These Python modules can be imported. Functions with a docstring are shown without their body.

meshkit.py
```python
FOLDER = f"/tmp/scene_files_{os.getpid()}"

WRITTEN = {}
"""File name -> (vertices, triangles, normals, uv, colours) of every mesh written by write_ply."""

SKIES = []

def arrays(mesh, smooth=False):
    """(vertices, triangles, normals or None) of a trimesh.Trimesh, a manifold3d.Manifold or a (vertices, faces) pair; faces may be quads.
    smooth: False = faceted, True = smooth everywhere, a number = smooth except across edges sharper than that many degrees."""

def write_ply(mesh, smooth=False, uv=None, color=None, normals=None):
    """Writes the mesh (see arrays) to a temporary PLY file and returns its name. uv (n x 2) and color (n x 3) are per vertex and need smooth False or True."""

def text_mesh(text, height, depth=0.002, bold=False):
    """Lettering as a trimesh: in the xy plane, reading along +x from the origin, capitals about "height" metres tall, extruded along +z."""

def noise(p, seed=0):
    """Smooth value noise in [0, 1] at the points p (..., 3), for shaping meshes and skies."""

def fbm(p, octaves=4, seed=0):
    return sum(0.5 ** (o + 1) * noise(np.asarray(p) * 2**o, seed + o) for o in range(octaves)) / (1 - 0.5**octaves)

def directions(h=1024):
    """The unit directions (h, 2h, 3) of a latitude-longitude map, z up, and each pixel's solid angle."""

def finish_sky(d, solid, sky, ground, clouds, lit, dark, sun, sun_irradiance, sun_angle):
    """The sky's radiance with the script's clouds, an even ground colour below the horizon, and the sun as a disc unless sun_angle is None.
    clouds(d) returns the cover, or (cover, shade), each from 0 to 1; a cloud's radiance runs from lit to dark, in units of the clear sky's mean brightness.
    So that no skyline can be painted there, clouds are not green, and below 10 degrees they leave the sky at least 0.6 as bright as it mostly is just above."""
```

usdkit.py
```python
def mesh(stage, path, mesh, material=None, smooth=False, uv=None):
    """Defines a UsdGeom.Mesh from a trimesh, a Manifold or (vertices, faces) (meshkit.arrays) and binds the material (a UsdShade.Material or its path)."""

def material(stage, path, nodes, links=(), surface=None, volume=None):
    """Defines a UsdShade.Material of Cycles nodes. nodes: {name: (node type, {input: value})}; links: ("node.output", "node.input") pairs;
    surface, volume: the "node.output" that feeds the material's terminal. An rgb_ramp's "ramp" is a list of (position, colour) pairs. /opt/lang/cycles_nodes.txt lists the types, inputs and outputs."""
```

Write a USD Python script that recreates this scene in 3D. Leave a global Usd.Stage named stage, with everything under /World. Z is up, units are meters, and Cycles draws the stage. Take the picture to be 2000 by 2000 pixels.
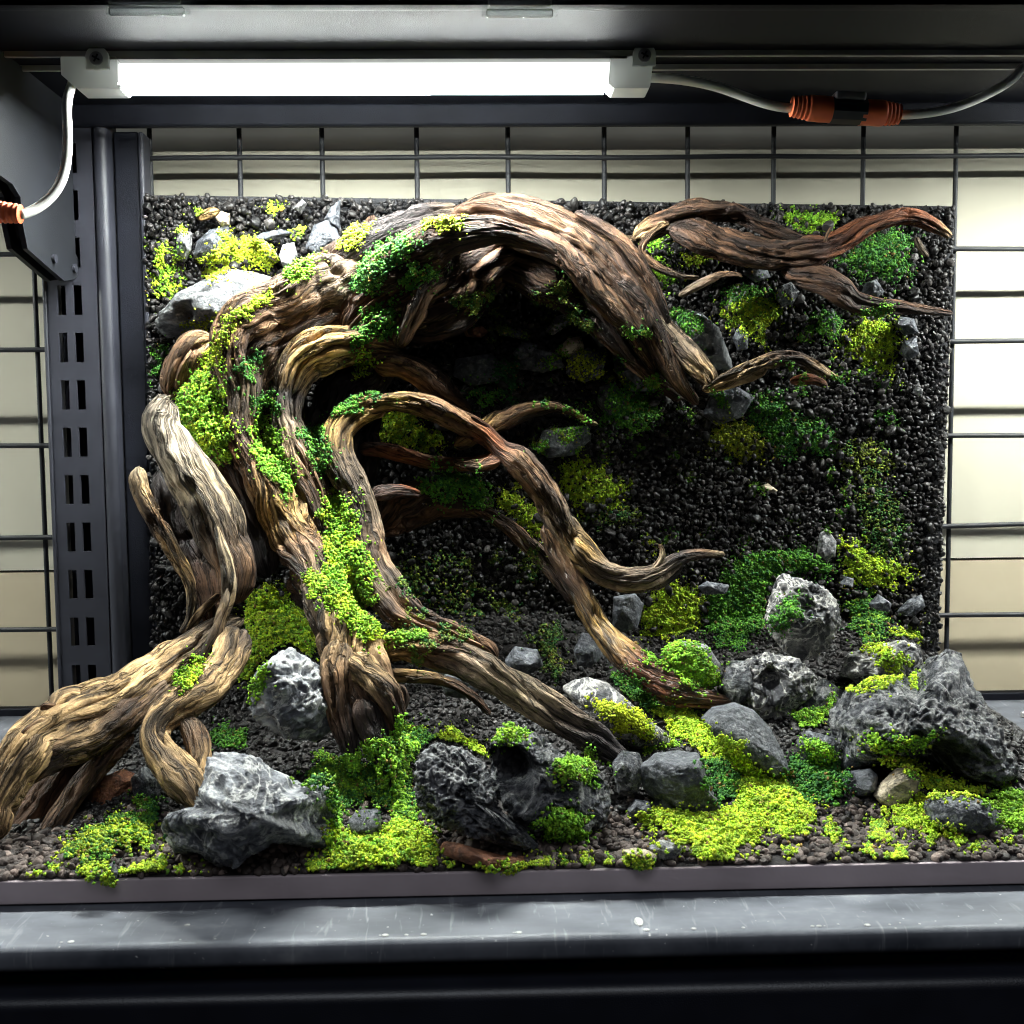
import math, random
import numpy as np, trimesh, usdkit, meshkit
from pxr import Usd, UsdGeom, UsdLux, UsdShade, Sdf, Gf, Vt
from scipy.interpolate import CubicSpline, PchipInterpolator
from shapely.geometry import Polygon, Point, box as sbox
import shapely
from shapely import contains_xy, make_valid

stage = Usd.Stage.CreateInMemory()
UsdGeom.SetStageUpAxis(stage, UsdGeom.Tokens.z)
UsdGeom.SetStageMetersPerUnit(stage, 1.0)
UsdGeom.Xform.Define(stage, '/World'); UsdGeom.Scope.Define(stage, '/World/Looks')

# ------------------------------------------------------------------ camera, light, exposure
F = 2093.0                       # focal length in pixels of the 2000 px photograph
CAM = np.array([0, 0, 0.26]); PITCH = math.radians(4.1); ROLL = math.radians(0.58); YAW = math.radians(1.4)
EXPOSURE = 0.0
LAMP_STRENGTH = 820.0
GLOW_STRENGTH = 1.6
ROOM_FILL = 3.4
fh = np.array([math.sin(YAW), math.cos(YAW), 0]); zz_ = np.array([0, 0, 1.0])
fw = fh * math.cos(PITCH) - zz_ * math.sin(PITCH); up0 = fh * math.sin(PITCH) + zz_ * math.cos(PITCH); rt0 = np.array([math.cos(YAW), -math.sin(YAW), 0])
rt = rt0 * math.cos(ROLL) - up0 * math.sin(ROLL); up = rt0 * math.sin(ROLL) + up0 * math.cos(ROLL)
cam = UsdGeom.Camera.Define(stage, '/World/camera')
M4 = Gf.Matrix4d(*rt, 0, *up, 0, *(-fw), 0, *CAM, 1)
cam.AddTransformOp().Set(M4)
cam.CreateHorizontalApertureAttr(36.0); cam.CreateVerticalApertureAttr(36.0); cam.CreateFocalLengthAttr(36.0 * F / 2000)
cam.CreateClippingRangeAttr(Gf.Vec2f(0.01, 50)); cam.CreateExposureAttr(EXPOSURE)
cam.CreateFStopAttr(16.0); cam.CreateFocusDistanceAttr(0.80)

def rect_light(name, pos, target, w, h, inten, col):
    l = UsdLux.RectLight.Define(stage, '/World/' + name)
    z = np.array(pos, float) - np.array(target, float); z /= np.linalg.norm(z)
    x = np.cross([0, 0, 1.0], z); x /= np.linalg.norm(x); y = np.cross(z, x)
    l.AddTransformOp().Set(Gf.Matrix4d(*x, 0, *y, 0, *z, 0, *pos, 1))
    l.CreateWidthAttr(w); l.CreateHeightAttr(h); l.CreateIntensityAttr(inten); l.CreateColorAttr(Gf.Vec3f(*col))
rect_light('room_light', (0.0, -0.50, 1.60), (0, 0.62, 0.05), 1.6, 0.7, ROOM_FILL, (0.86, 0.92, 1.0))
rect_light('aisle_light', (0.5, -2.3, 1.25), (0, 0.8, 0.3), 1.3, 0.8, 1.2, (0.95, 0.96, 1.0))

# ------------------------------------------------------------------ helpers
def ray(px, py):
    return fw + (px - 1000) / F * rt + (1000 - py) / F * up
def at(px, py, Y):
    d = ray(px, py); return CAM + d * (Y / d[1])
def atv(px, py, Y):
    px, py, Y = np.broadcast_arrays(np.asarray(px, float), np.asarray(py, float), np.asarray(Y, float))
    d = fw + ((px - 1000) / F)[..., None] * rt + ((1000 - py) / F)[..., None] * up
    return CAM + d * (Y / d[..., 1])[..., None]
_names = {}
def path_for(name, parent=None):
    base = (str(parent.GetPath()) if parent is not None else '/World')
    k = (base, name); n = _names.get(k, 0); _names[k] = n + 1
    return f'{base}/{name}' + (f'_{n:03d}' if n else '')
def tag(p, label=None, cat=None, group=None, kind=None):
    p = p.GetPrim() if hasattr(p, 'GetPrim') else p
    for k, v in (('label', label), ('category', cat), ('group', group), ('kind', kind)):
        if v: p.SetCustomDataByKey(k, v)
    return p
def thing(name, label, cat, group=None, kind=None):
    return tag(UsdGeom.Xform.Define(stage, path_for(name)), label, cat, group, kind)
def obj(name, mesh, m, parent=None, smooth=False, prim=None):
    g = usdkit.mesh(stage, path_for(name, parent), mesh, MAT[m], smooth=smooth)
    for k, v in (prim or {}).items():
        UsdGeom.PrimvarsAPI(g).CreatePrimvar(k, Sdf.ValueTypeNames.Color3fArray if k == 'tint' else Sdf.ValueTypeNames.Float3Array, 'vertex').Set(Vt.Vec3fArray.FromNumpy(np.asarray(v, np.float32)))
    return g.GetPrim()
def bx(x0, x1, y0, y1, z0, z1, r=0.0):
    if r <= 0:
        b = trimesh.creation.box([x1 - x0, y1 - y0, z1 - z0]); b.apply_translation([(x0 + x1) / 2, (y0 + y1) / 2, (z0 + z1) / 2]); return b
    pts = []
    for sx, cx in ((-1, x0 + r), (1, x1 - r)):
        for sy, cy in ((-1, y0 + r), (1, y1 - r)):
            for sz, cz in ((-1, z0 + r), (1, z1 - r)):
                for a in np.linspace(0, 1, 4) * math.pi / 2:
                    for b in np.linspace(0, 1, 4) * math.pi / 2:
                        pts.append([cx + sx * r * math.cos(a) * math.cos(b), cy + sy * r * math.sin(a) * math.cos(b), cz + sz * r * math.sin(b)])
    return trimesh.convex.convex_hull(np.array(pts))
def cat_(*ms): return trimesh.util.concatenate(list(ms))
def tube(pts, r, sides=14, n=None, spline=True, closed=True):
    P = np.asarray(pts, float)
    if spline and len(P) > 2:
        u = np.r_[0, np.cumsum(np.linalg.norm(np.diff(P, axis=0), axis=1))]
        P = CubicSpline(u, P)(np.linspace(0, u[-1], n or 12 * len(P)))
    T = np.gradient(P, axis=0); T /= np.linalg.norm(T, axis=1, keepdims=True)
    N = frames(T); B = np.cross(T, N)
    th = np.arange(sides) * 2 * math.pi / sides
    R = np.broadcast_to(r, (len(P),))
    V = P[:, None] + R[:, None, None] * (np.cos(th)[None, :, None] * N[:, None] + np.sin(th)[None, :, None] * B[:, None])
    return sweep_mesh(V, P[0], P[-1])
def frames(T):
    a = np.array([0, 0, 1.0]) if abs(T[0][2]) < 0.8 else np.array([1.0, 0, 0])
    n = a - T[0] * (a @ T[0]); n /= np.linalg.norm(n); out = [n]
    for t in T[1:]:
        n = n - t * (n @ t); n /= np.linalg.norm(n); out.append(n)
    return np.array(out)
def sweep_mesh(V, c0, c1):
    n, m = V.shape[:2]
    i, j = np.meshgrid(np.arange(n - 1), np.arange(m), indexing='ij'); j2 = (j + 1) % m
    a, b, c, d = i * m + j, i * m + j2, (i + 1) * m + j2, (i + 1) * m + j
    f = np.vstack([np.stack([a, b, c], -1).reshape(-1, 3), np.stack([a, c, d], -1).reshape(-1, 3)])
    k = np.arange(m); k2 = (k + 1) % m
    f = np.vstack([f, np.stack([k2, k, np.full(m, n * m)], -1), np.stack([(n - 1) * m + k, (n - 1) * m + k2, np.full(m, n * m + 1)], -1)])
    return trimesh.Trimesh(np.vstack([V.reshape(-1, 3), c0, c1]), f, process=False)
def prism_xz(poly, y0, y1):
    """a shapely polygon in (x, z) extruded from y0 to y1"""
    m = trimesh.creation.extrude_polygon(poly, y1 - y0, engine='earcut')
    v = m.vertices.copy(); return trimesh.Trimesh(np.c_[v[:, 0], y1 - v[:, 2], v[:, 1]], m.faces, process=False)
def prism_yz(poly, x0, x1):
    m = trimesh.creation.extrude_polygon(poly, x1 - x0, engine='earcut')
    v = m.vertices.copy(); return trimesh.Trimesh(np.c_[x0 + v[:, 2], v[:, 0], v[:, 1]], m.faces, process=False)
def ridged(p, octaves=4, seed=0):
    out, a, tot = 0, 1.0, 0
    for o in range(octaves):
        out = out + a * (1 - np.abs(2 * meshkit.noise(p * 2 ** o, seed + o * 7) - 1)); tot += a; a *= 0.5
    return out / tot

# ------------------------------------------------------------------ materials
MAT = {}
def mat(name, nodes, links, surface='p.BSDF'):
    MAT[name] = usdkit.material(stage, '/World/Looks/' + name, nodes, links, surface=surface)
def simple(name, col, rough=0.5, spec=0.5, nscale=60, var=0.25, bump=0.0, bscale=800, metallic=0.0, **kw):
    n = {'g': ('geometry', {}), 'n': ('noise_texture', {'scale': nscale, 'detail': 5.0}),
         'r': ('rgb_ramp', {'ramp': [(0.3, tuple(c * (1 - var) for c in col)), (0.7, tuple(min(1, c * (1 + var)) for c in col))]}),
         'p': ('principled_bsdf', {'roughness': rough, 'specular_ior_level': spec, 'metallic': metallic, **kw})}
    l = [('g.position', 'n.vector'), ('n.fac', 'r.fac'), ('r.color', 'p.base_color')]
    if bump:
        n['bn'] = ('noise_texture', {'scale': bscale, 'detail': 3.0}); n['b'] = ('bump', {'strength': bump, 'distance': 0.0006})
        l += [('g.position', 'bn.vector'), ('bn.fac', 'b.height'), ('b.normal', 'p.normal')]
    mat(name, n, l)
simple('black_metal', (0.0055, 0.0062, 0.010), 0.6, 0.12, 30, 0.2, 0.5, 1500)
simple('post_metal', (0.020, 0.021, 0.029), 0.5, 0.35, 30, 0.15, 0.15, 1500)
simple('wire_metal', (0.012, 0.013, 0.016), 0.55, 0.3, 50, 0.2)
simple('bracket_metal', (0.006, 0.007, 0.010), 0.6, 0.3, 30, 0.2, 0.3, 1500)
simple('beam_metal', (0.010, 0.011, 0.016), 0.35, 0.5, 30, 0.2, 0.3, 1500)
simple('rail_grey', (0.30, 0.30, 0.29), 0.5, 0.4, 50, 0.1)
simple('wall_cream', (0.38, 0.36, 0.29), 0.75, 0.3, 5, 0.07)
simple('wall_tan', (0.38, 0.325, 0.23), 0.75, 0.3, 7, 0.08)
simple('tray_mauve', (0.30, 0.25, 0.265), 0.65, 0.3, 25, 0.12, 0.15, 500)
simple('panel_black', (0.012, 0.012, 0.014), 0.8, 0.2, 60, 0.2)
simple('substrate', (0.02, 0.018, 0.018), 0.85, 0.2, 200, 0.4, 0.6, 600)
simple('cable_white', (0.78, 0.78, 0.74), 0.45, 0.4, 40, 0.05)
simple('connector_orange', (0.80, 0.17, 0.07), 0.5, 0.4, 60, 0.08)
simple('connector_black', (0.02, 0.021, 0.024), 0.4, 0.5, 60, 0.2)
simple('connector_grey', (0.30, 0.30, 0.32), 0.5, 0.4, 60, 0.1)
simple('screw_metal', (0.55, 0.55, 0.55), 0.35, 0.5, 60, 0.1, metallic=0.9)
simple('dust_grey', (0.34, 0.34, 0.33), 0.8, 0.2, 60, 0.2)
simple('paper_white', (0.7, 0.68, 0.66), 0.7, 0.2, 60, 0.05)
mat('end_cap', {'p': ('principled_bsdf', {'base_color': (0.85, 0.87, 0.85), 'roughness': 0.3}), 't': ('translucent_bsdf', {'color': (0.9, 0.92, 0.9)}), 'm': ('mix_closure', {'fac': 0.38})}, [('p.BSDF', 'm.closure1'), ('t.BSDF', 'm.closure2')], surface='m.closure')
mat('clear_plastic', {'t': ('transparent_bsdf', {'color': (0.93, 0.95, 0.95)}), 'g': ('glossy_bsdf', {'color': (0.95, 0.95, 0.95), 'roughness': 0.12}), 'f': ('fresnel', {'IOR': 1.75}), 'm': ('mix_closure', {})},
    [('f.fac', 'm.fac'), ('t.BSDF', 'm.closure1'), ('g.BSDF', 'm.closure2')], surface='m.closure')
mat('led_light', {'e': ('emission', {'color': (0.95, 1.0, 0.95), 'strength': LAMP_STRENGTH})}, [], surface='e.emission')
mat('lamp_glow', {'e': ('emission', {'color': (0.95, 1.0, 0.96), 'strength': GLOW_STRENGTH})}, [], surface='e.emission')
# shelf top: dusty scuffed dark sheet
mat('shelf_top', {'g': ('geometry', {}), 'm': ('mapping', {'scale': (1, 2.5, 1)}), 'n': ('noise_texture', {'scale': 14, 'detail': 6.0, 'roughness': 0.65}),
    'r': ('rgb_ramp', {'ramp': [(0.35, (0.036, 0.041, 0.053)), (0.6, (0.098, 0.105, 0.124)), (0.74, (0.18, 0.19, 0.20))]}),
    'n2': ('noise_texture', {'scale': 260, 'detail': 3.0}), 'r2': ('rgb_ramp', {'ramp': [(0.70, (0, 0, 0)), (0.76, (1, 1, 1))]}),
    'm3': ('mapping', {'scale': (9, 1.2, 1), 'rotation': (0, 0, 0.9)}), 'n3': ('noise_texture', {'scale': 26, 'detail': 5.0, 'distortion': 1.2}), 'r3': ('rgb_ramp', {'ramp': [(0.60, (0, 0, 0)), (0.75, (0.30,) * 3)]}), 'y': ('mix_color', {'blend_type': 'mix', 'b': (0.42, 0.43, 0.44)}), 'x': ('mix_color', {'blend_type': 'mix', 'b': (0.45, 0.45, 0.45)}), 'rr': ('rgb_ramp', {'ramp': [(0.3, (0.48,) * 3), (0.7, (0.65,) * 3)]}),
    'p': ('principled_bsdf', {'specular_ior_level': 0.5})},
    [('g.position', 'm.vector'), ('m.vector', 'n.vector'), ('n.fac', 'r.fac'), ('g.position', 'n2.vector'), ('n2.fac', 'r2.fac'), ('r2.color', 'x.fac'), ('g.position', 'm3.vector'), ('m3.vector', 'n3.vector'), ('n3.fac', 'r3.fac'), ('r3.color', 'y.fac'), ('r.color', 'y.a'), ('y.result', 'x.a'), ('x.result', 'p.base_color'), ('n.fac', 'rr.fac'), ('rr.color', 'p.roughness')])
def wood_mat(name, dark, streak_lo, streak_hi, rough, contrast=1.0):
    mat(name, {'a': ('attribute', {'attribute': 'grain'}), 't': ('attribute', {'attribute': 'tint'}),
        'm1': ('mapping', {'scale': (1, 1, 0.06)}), 'n1': ('noise_texture', {'scale': 330, 'detail': 6.0, 'roughness': 0.62, 'distortion': 0.3}),
        'r1': ('rgb_ramp', {'ramp': [(0.28, (streak_lo,) * 3), (0.48, ((streak_lo + streak_hi) * 0.5,) * 3), (0.66, (streak_hi,) * 3)]}),
        'm2': ('mapping', {'scale': (1, 1, 0.22)}), 'n2': ('noise_texture', {'scale': 62, 'detail': 5.0, 'roughness': 0.6, 'distortion': 0.6}),
        'r2': ('rgb_ramp', {'ramp': [(0.40, (1,) * 3), (0.52, (0.3,) * 3), (0.62, (0,) * 3)]}),
        'mul': ('mix_color', {'blend_type': 'multiply', 'fac': 1.0}), 'dk': ('mix_color', {'blend_type': 'mix', 'b': dark}), 'fx': ('math', {'math_type': 'multiply', 'value2': 0.8 * contrast}),
        'g': ('geometry', {}), 'wn': ('noise_texture', {'scale': 55, 'detail': 3.0}), 'wd': ('mix_color', {'blend_type': 'add', 'fac': 1.0, 'use_clamp_result': False}),
        'mo': ('noise_texture', {'scale': 95, 'detail': 7.0, 'roughness': 0.7}), 'mr': ('rgb_ramp', {'ramp': [(0.3, (0.55,) * 3), (0.5, (1.0,) * 3), (0.7, (1.35,) * 3)]}), 'mm': ('mix_color', {'blend_type': 'multiply', 'fac': 1.0, 'use_clamp_result': False}),
        'wv': ('mapping', {'scale': (0.006, 0.006, 0.006)}),
        'm3': ('mapping', {'scale': (1, 1, 0.07)}), 'm5': ('mapping', {'scale': (1, 1, 0.06)}), 'n5': ('noise_texture', {'scale': 150, 'detail': 4.0, 'roughness': 0.55, 'distortion': 0.5}), 'r5': ('rgb_ramp', {'ramp': [(0.455, (1,) * 3), (0.488, (0.16,) * 3), (0.512, (0.16,) * 3), (0.545, (1,) * 3)]}), 'mk': ('mix_color', {'blend_type': 'multiply', 'fac': 0.85}), 'ad5': ('math', {'math_type': 'multiply_add', 'value2': 1.1}), 'n3': ('noise_texture', {'scale': 800, 'detail': 4.0, 'roughness': 0.6}),
        'ad': ('math', {'math_type': 'multiply_add', 'value2': 1.6}), 'b': ('bump', {'strength': 1.0, 'distance': 0.0020}),
        'p': ('principled_bsdf', {'roughness': rough, 'specular_ior_level': 0.5 if rough < 0.5 else 0.16})},
        [('g.position', 'wn.vector'), ('wn.color', 'wv.vector'), ('a.vector', 'wd.a'), ('wv.vector', 'wd.b'), ('wd.result', 'm1.vector'), ('m1.vector', 'n1.vector'), ('n1.fac', 'r1.fac'), ('wd.result', 'm2.vector'), ('g.position', 'mo.vector'), ('mo.fac', 'mr.fac'), ('dk.result', 'mm.a'), ('mr.color', 'mm.b'), ('m2.vector', 'n2.vector'), ('n2.fac', 'r2.fac'),
         ('t.color', 'mul.a'), ('r1.color', 'mul.b'), ('mul.result', 'dk.a'), ('r2.color', 'fx.value1'), ('fx.value', 'dk.fac'), ('wd.result', 'm5.vector'), ('m5.vector', 'n5.vector'), ('n5.fac', 'r5.fac'), ('mm.result', 'mk.a'), ('r5.color', 'mk.b'), ('mk.result', 'p.base_color'), ('r5.color', 'ad5.value1'), ('ad.value', 'ad5.value3'),
         ('wd.result', 'm3.vector'), ('m3.vector', 'n3.vector'), ('n1.fac', 'ad.value1'), ('n3.fac', 'ad.value3'), ('ad5.value', 'b.height'), ('b.normal', 'p.normal')])
wood_mat('driftwood', (0.022, 0.017, 0.017), 0.18, 1.6, 0.62)
wood_mat('driftwood_wet', (0.030, 0.016, 0.012), 0.35, 1.4, 0.36)
def rock_mat(name, cols, scale, rough, vein=None, vscale=24, bump=0.95, spec=0.5):
    n = {'g': ('geometry', {}), 'n': ('noise_texture', {'scale': scale, 'detail': 7.0, 'roughness': 0.66, 'distortion': 0.8}), 'r': ('rgb_ramp', {'ramp': cols}),
         'bn': ('noise_texture', {'scale': 420, 'detail': 6.0, 'roughness': 0.7}), 'b': ('bump', {'strength': bump, 'distance': 0.0024}),
         'p': ('principled_bsdf', {'specular_ior_level': spec}), 'rr': ('rgb_ramp', {'ramp': [(0.35, (rough,) * 3), (0.7, (min(1, rough + 0.35),) * 3)]})}
    l = [('g.position', 'n.vector'), ('n.fac', 'r.fac'), ('g.position', 'bn.vector'), ('bn.fac', 'b.height'), ('b.normal', 'p.normal'), ('bn.fac', 'rr.fac'), ('rr.color', 'p.roughness')]
    if vein:
        n['v'] = ('noise_texture', {'scale': vscale, 'detail': 6.0, 'roughness': 0.6, 'distortion': 1.6}); n['vr'] = ('rgb_ramp', {'ramp': [(0.465, (0,) * 3), (0.497, (1,) * 3), (0.503, (1,) * 3), (0.535, (0,) * 3)]})
        n['x'] = ('mix_color', {'blend_type': 'mix', 'b': vein}); n['vf'] = ('math', {'math_type': 'multiply', 'value2': 0.75})
        l += [('g.position', 'v.vector'), ('v.fac', 'vr.fac'), ('vr.color', 'vf.value1'), ('vf.value', 'x.fac'), ('r.color', 'x.a'), ('x.result', 'p.base_color')]
    else:
        l += [('r.color', 'p.base_color')]
    mat(name, n, l)
rock_mat('rock_pale', [(0.36, (0.020, 0.022, 0.028)), (0.47, (0.075, 0.08, 0.095)), (0.56, (0.22, 0.23, 0.25)), (0.68, (0.50, 0.50, 0.50))], 38, 0.34, (0.50, 0.50, 0.48), 30)
rock_mat('rock_dark', [(0.38, (0.007, 0.008, 0.011)), (0.5, (0.018, 0.020, 0.026)), (0.60, (0.08, 0.083, 0.094)), (0.70, (0.28, 0.275, 0.27))], 48, 0.14, (0.24, 0.24, 0.24), 26)
rock_mat('rock_veined', [(0.36, (0.012, 0.013, 0.017)), (0.48, (0.05, 0.05, 0.056)), (0.58, (0.17, 0.165, 0.16)), (0.7, (0.40, 0.385, 0.36))], 46, 0.2, (0.6, 0.58, 0.54), 34)
rock_mat('rock_lava', [(0.35, (0.04, 0.042, 0.046)), (0.5, (0.11, 0.115, 0.12)), (0.65, (0.22, 0.22, 0.22))], 130, 0.6, None)
rock_mat('slate', [(0.36, (0.016, 0.018, 0.023)), (0.48, (0.042, 0.046, 0.056)), (0.56, (0.075, 0.08, 0.092)), (0.68, (0.19, 0.195, 0.205))], 170, 0.34, None, bump=0.8)
rock_mat('slate_pale', [(0.36, (0.05, 0.052, 0.056)), (0.5, (0.14, 0.14, 0.145)), (0.66, (0.34, 0.335, 0.33))], 150, 0.42, None, bump=0.8)
rock_mat('rock_tan', [(0.35, (0.16, 0.13, 0.09)), (0.5, (0.36, 0.30, 0.21)), (0.65, (0.52, 0.44, 0.32))], 70, 0.6, (0.05, 0.045, 0.04), 40)
rock_mat('rock_rust', [(0.35, (0.05, 0.022, 0.012)), (0.5, (0.20, 0.075, 0.035)), (0.65, (0.36, 0.16, 0.08))], 120, 0.5, None)
def pebble_mat(name, lo, hi, rough):
    mat(name, {'o': ('object_info', {}), 'r': ('rgb_ramp', {'ramp': [(0.0, lo), (0.72, hi), (0.93, tuple(min(1, c * 1.8) for c in hi)), (0.985, tuple(min(1, c * 3.2) for c in hi))]}),
        'g': ('geometry', {}), 'n': ('noise_texture', {'scale': 700, 'detail': 4.0}), 'b': ('bump', {'strength': 0.5, 'distance': 0.0008}), 'p': ('principled_bsdf', {'roughness': rough + 0.1, 'specular_ior_level': 0.28})},
        [('o.random', 'r.fac'), ('r.color', 'p.base_color'), ('g.position', 'n.vector'), ('n.fac', 'b.height'), ('b.normal', 'p.normal')])
pebble_mat('gravel_black', (0.0040, 0.0038, 0.0042), (0.015, 0.0135, 0.013), 0.36)
pebble_mat('gravel_brown', (0.017, 0.013, 0.0115), (0.064, 0.048, 0.041), 0.55)
mat('moss', {'t': ('attribute', {'attribute': 'tint'}), 'g': ('geometry', {}), 'n': ('noise_texture', {'scale': 900, 'detail': 2.0}), 'r': ('rgb_ramp', {'ramp': [(0.3, (0.6,) * 3), (0.7, (1.25,) * 3)]}),
    'mul': ('mix_color', {'blend_type': 'multiply', 'fac': 1.0}), 'p': ('principled_bsdf', {'roughness': 0.75, 'specular_ior_level': 0.25}), 'tr': ('translucent_bsdf', {}), 'm': ('mix_closure', {'fac': 0.18})},
    [('g.position', 'n.vector'), ('n.fac', 'r.fac'), ('t.color', 'mul.a'), ('r.color', 'mul.b'), ('mul.result', 'p.base_color'), ('mul.result', 'tr.color'), ('p.BSDF', 'm.closure1'), ('tr.BSDF', 'm.closure2')], surface='m.closure')

# ------------------------------------------------------------------ the setting: wall, shelf, rack
SOLID = []          # (vertices, faces) of everything that moss may grow on
WALL_Y, GRID_Y, PANEL_Y = 1.045, 0.992, 0.957
zs = at(1900, 1092, WALL_Y)[2]
w = thing('wall', 'cream wall boards behind the wire grid, tan below the seam', 'wall', kind='structure')
obj('upper_board', bx(-1.6, 1.6, WALL_Y, WALL_Y + 0.012, zs + 0.0012, 1.0), 'wall_cream', w)
obj('lower_board', bx(-1.6, 1.6, WALL_Y + 0.001, WALL_Y + 0.012, -0.3, zs - 0.0012), 'wall_tan', w)

SF = 0.538          # shelf front edge
sh = thing('shelf', 'black steel shelf board carrying the tray, scuffed and dusty along its front', 'shelf', kind='structure')
obj('shelf_board', bx(-1.3, 1.3, SF, 1.012, -0.014, 0.0, 0.005), 'shelf_top', sh, smooth=40)
obj('back_lip', bx(-1.3, 1.3, 1.013, 1.024, -0.02, 0.006, 0.002), 'black_metal', sh, smooth=40)
obj('recess_panel', bx(-1.3, 1.3, SF + 0.05, SF + 0.06, -0.2, -0.0145), 'beam_metal', sh)
obj('front_beam', bx(-1.3, 1.3, SF - 0.006, SF + 0.048, -0.20, -0.0245, 0.006), 'beam_metal', sh, smooth=40)

rgf = np.random.default_rng(5); fl = []
for k in range(34):
    px, py = rgf.uniform(-40, 2040), rgf.choice([rgf.uniform(1785, 1850), rgf.uniform(1835, 1852)]); d_ = ray(px, py); p = CAM + d_ * (-CAM[2] / d_[2])
    m = trimesh.creation.icosphere(1, 0.0004 + 0.0009 * rgf.random() ** 3); m.vertices = m.vertices * [1.5, 1.2, 0.35] + [p[0], max(p[1], SF + 0.006), 0.0002]; fl.append(m)
m = trimesh.creation.icosphere(2, 0.0026); m.vertices = m.vertices * [0.9, 1.9, 0.3] * (1 + 0.5 * (meshkit.fbm(m.vertices * 900, 2, 3)[:, None] - 0.5)) + [at(1248, 1845, 0.552)[0], 0.553, 0.0003]; fl.append(m)
tag(obj('dust_flecks', cat_(*fl), 'dust_grey'), 'white dust flecks and a plaster drip on the front of the shelf', 'dust', kind='stuff')
# upper shelf and its beam
RB = 0.94; ZB0, ZB1 = at(1000, 244, RB)[2], at(1000, 152, 0.830)[2] + 0.0145
us = thing('upper_shelf', 'underside of the black steel shelf above the lamp with grey rail lips', 'shelf', kind='structure')
obj('shelf_underside', bx(-1.3, 1.3, 0.35, 1.01, ZB1 + 0.002, ZB1 + 0.02), 'black_metal', us)
obj('rear_beam', bx(-1.3, 1.3, RB, RB + 0.010, ZB0, ZB1 + 0.001, 0.003), 'black_metal', us, smooth=40)
for py in (131, 104):
    Y = 0.83
    for _ in range(20): Y -= (at(1600, py, Y)[2] - (ZB1 - 0.001)) * 0.8 / 0.35
    obj('rail_lip', bx(-0.36, 1.25, Y, Y + 0.003, ZB1 - 0.0026, ZB1 + 0.0015), 'rail_grey', us)
obj('stiffening_rib', bx(-1.3, 1.3, 0.726, 0.736, ZB1 - 0.002, ZB1 + 0.0015, 0.003), 'black_metal', us, smooth=40)

# clear plastic label clips hanging at the top
for (x0, x1, yb, lab) in ((215, 362, 32, 'left clear plastic label clip hanging from the upper shelf edge'), (950, 1080, 36, 'middle clear plastic label clip hanging above the lamp')):
    Y = 0.720; a, b = at(x0, yb, Y), at(x1, yb, Y)
    c = thing('label_clip', lab, 'label clip', 'clear label clips on the upper shelf')
    obj('clip_channel', bx(a[0], b[0], Y - 0.004, Y, a[2], a[2] + 0.005, 0.0012), 'clear_plastic', c, smooth=40)
    obj('clip_channel', bx(a[0] + 0.001, b[0] - 0.001, Y - 0.008, Y - 0.0045, a[2] + 0.0055, a[2] + 0.012, 0.0012), 'clear_plastic', c, smooth=40)
    obj('clip_back', bx(a[0] - 0.003, b[0] + 0.003, Y + 0.0005, Y + 0.002, a[2] + 0.002, ZB1 + 0.0012), 'clear_plastic', c)

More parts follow.
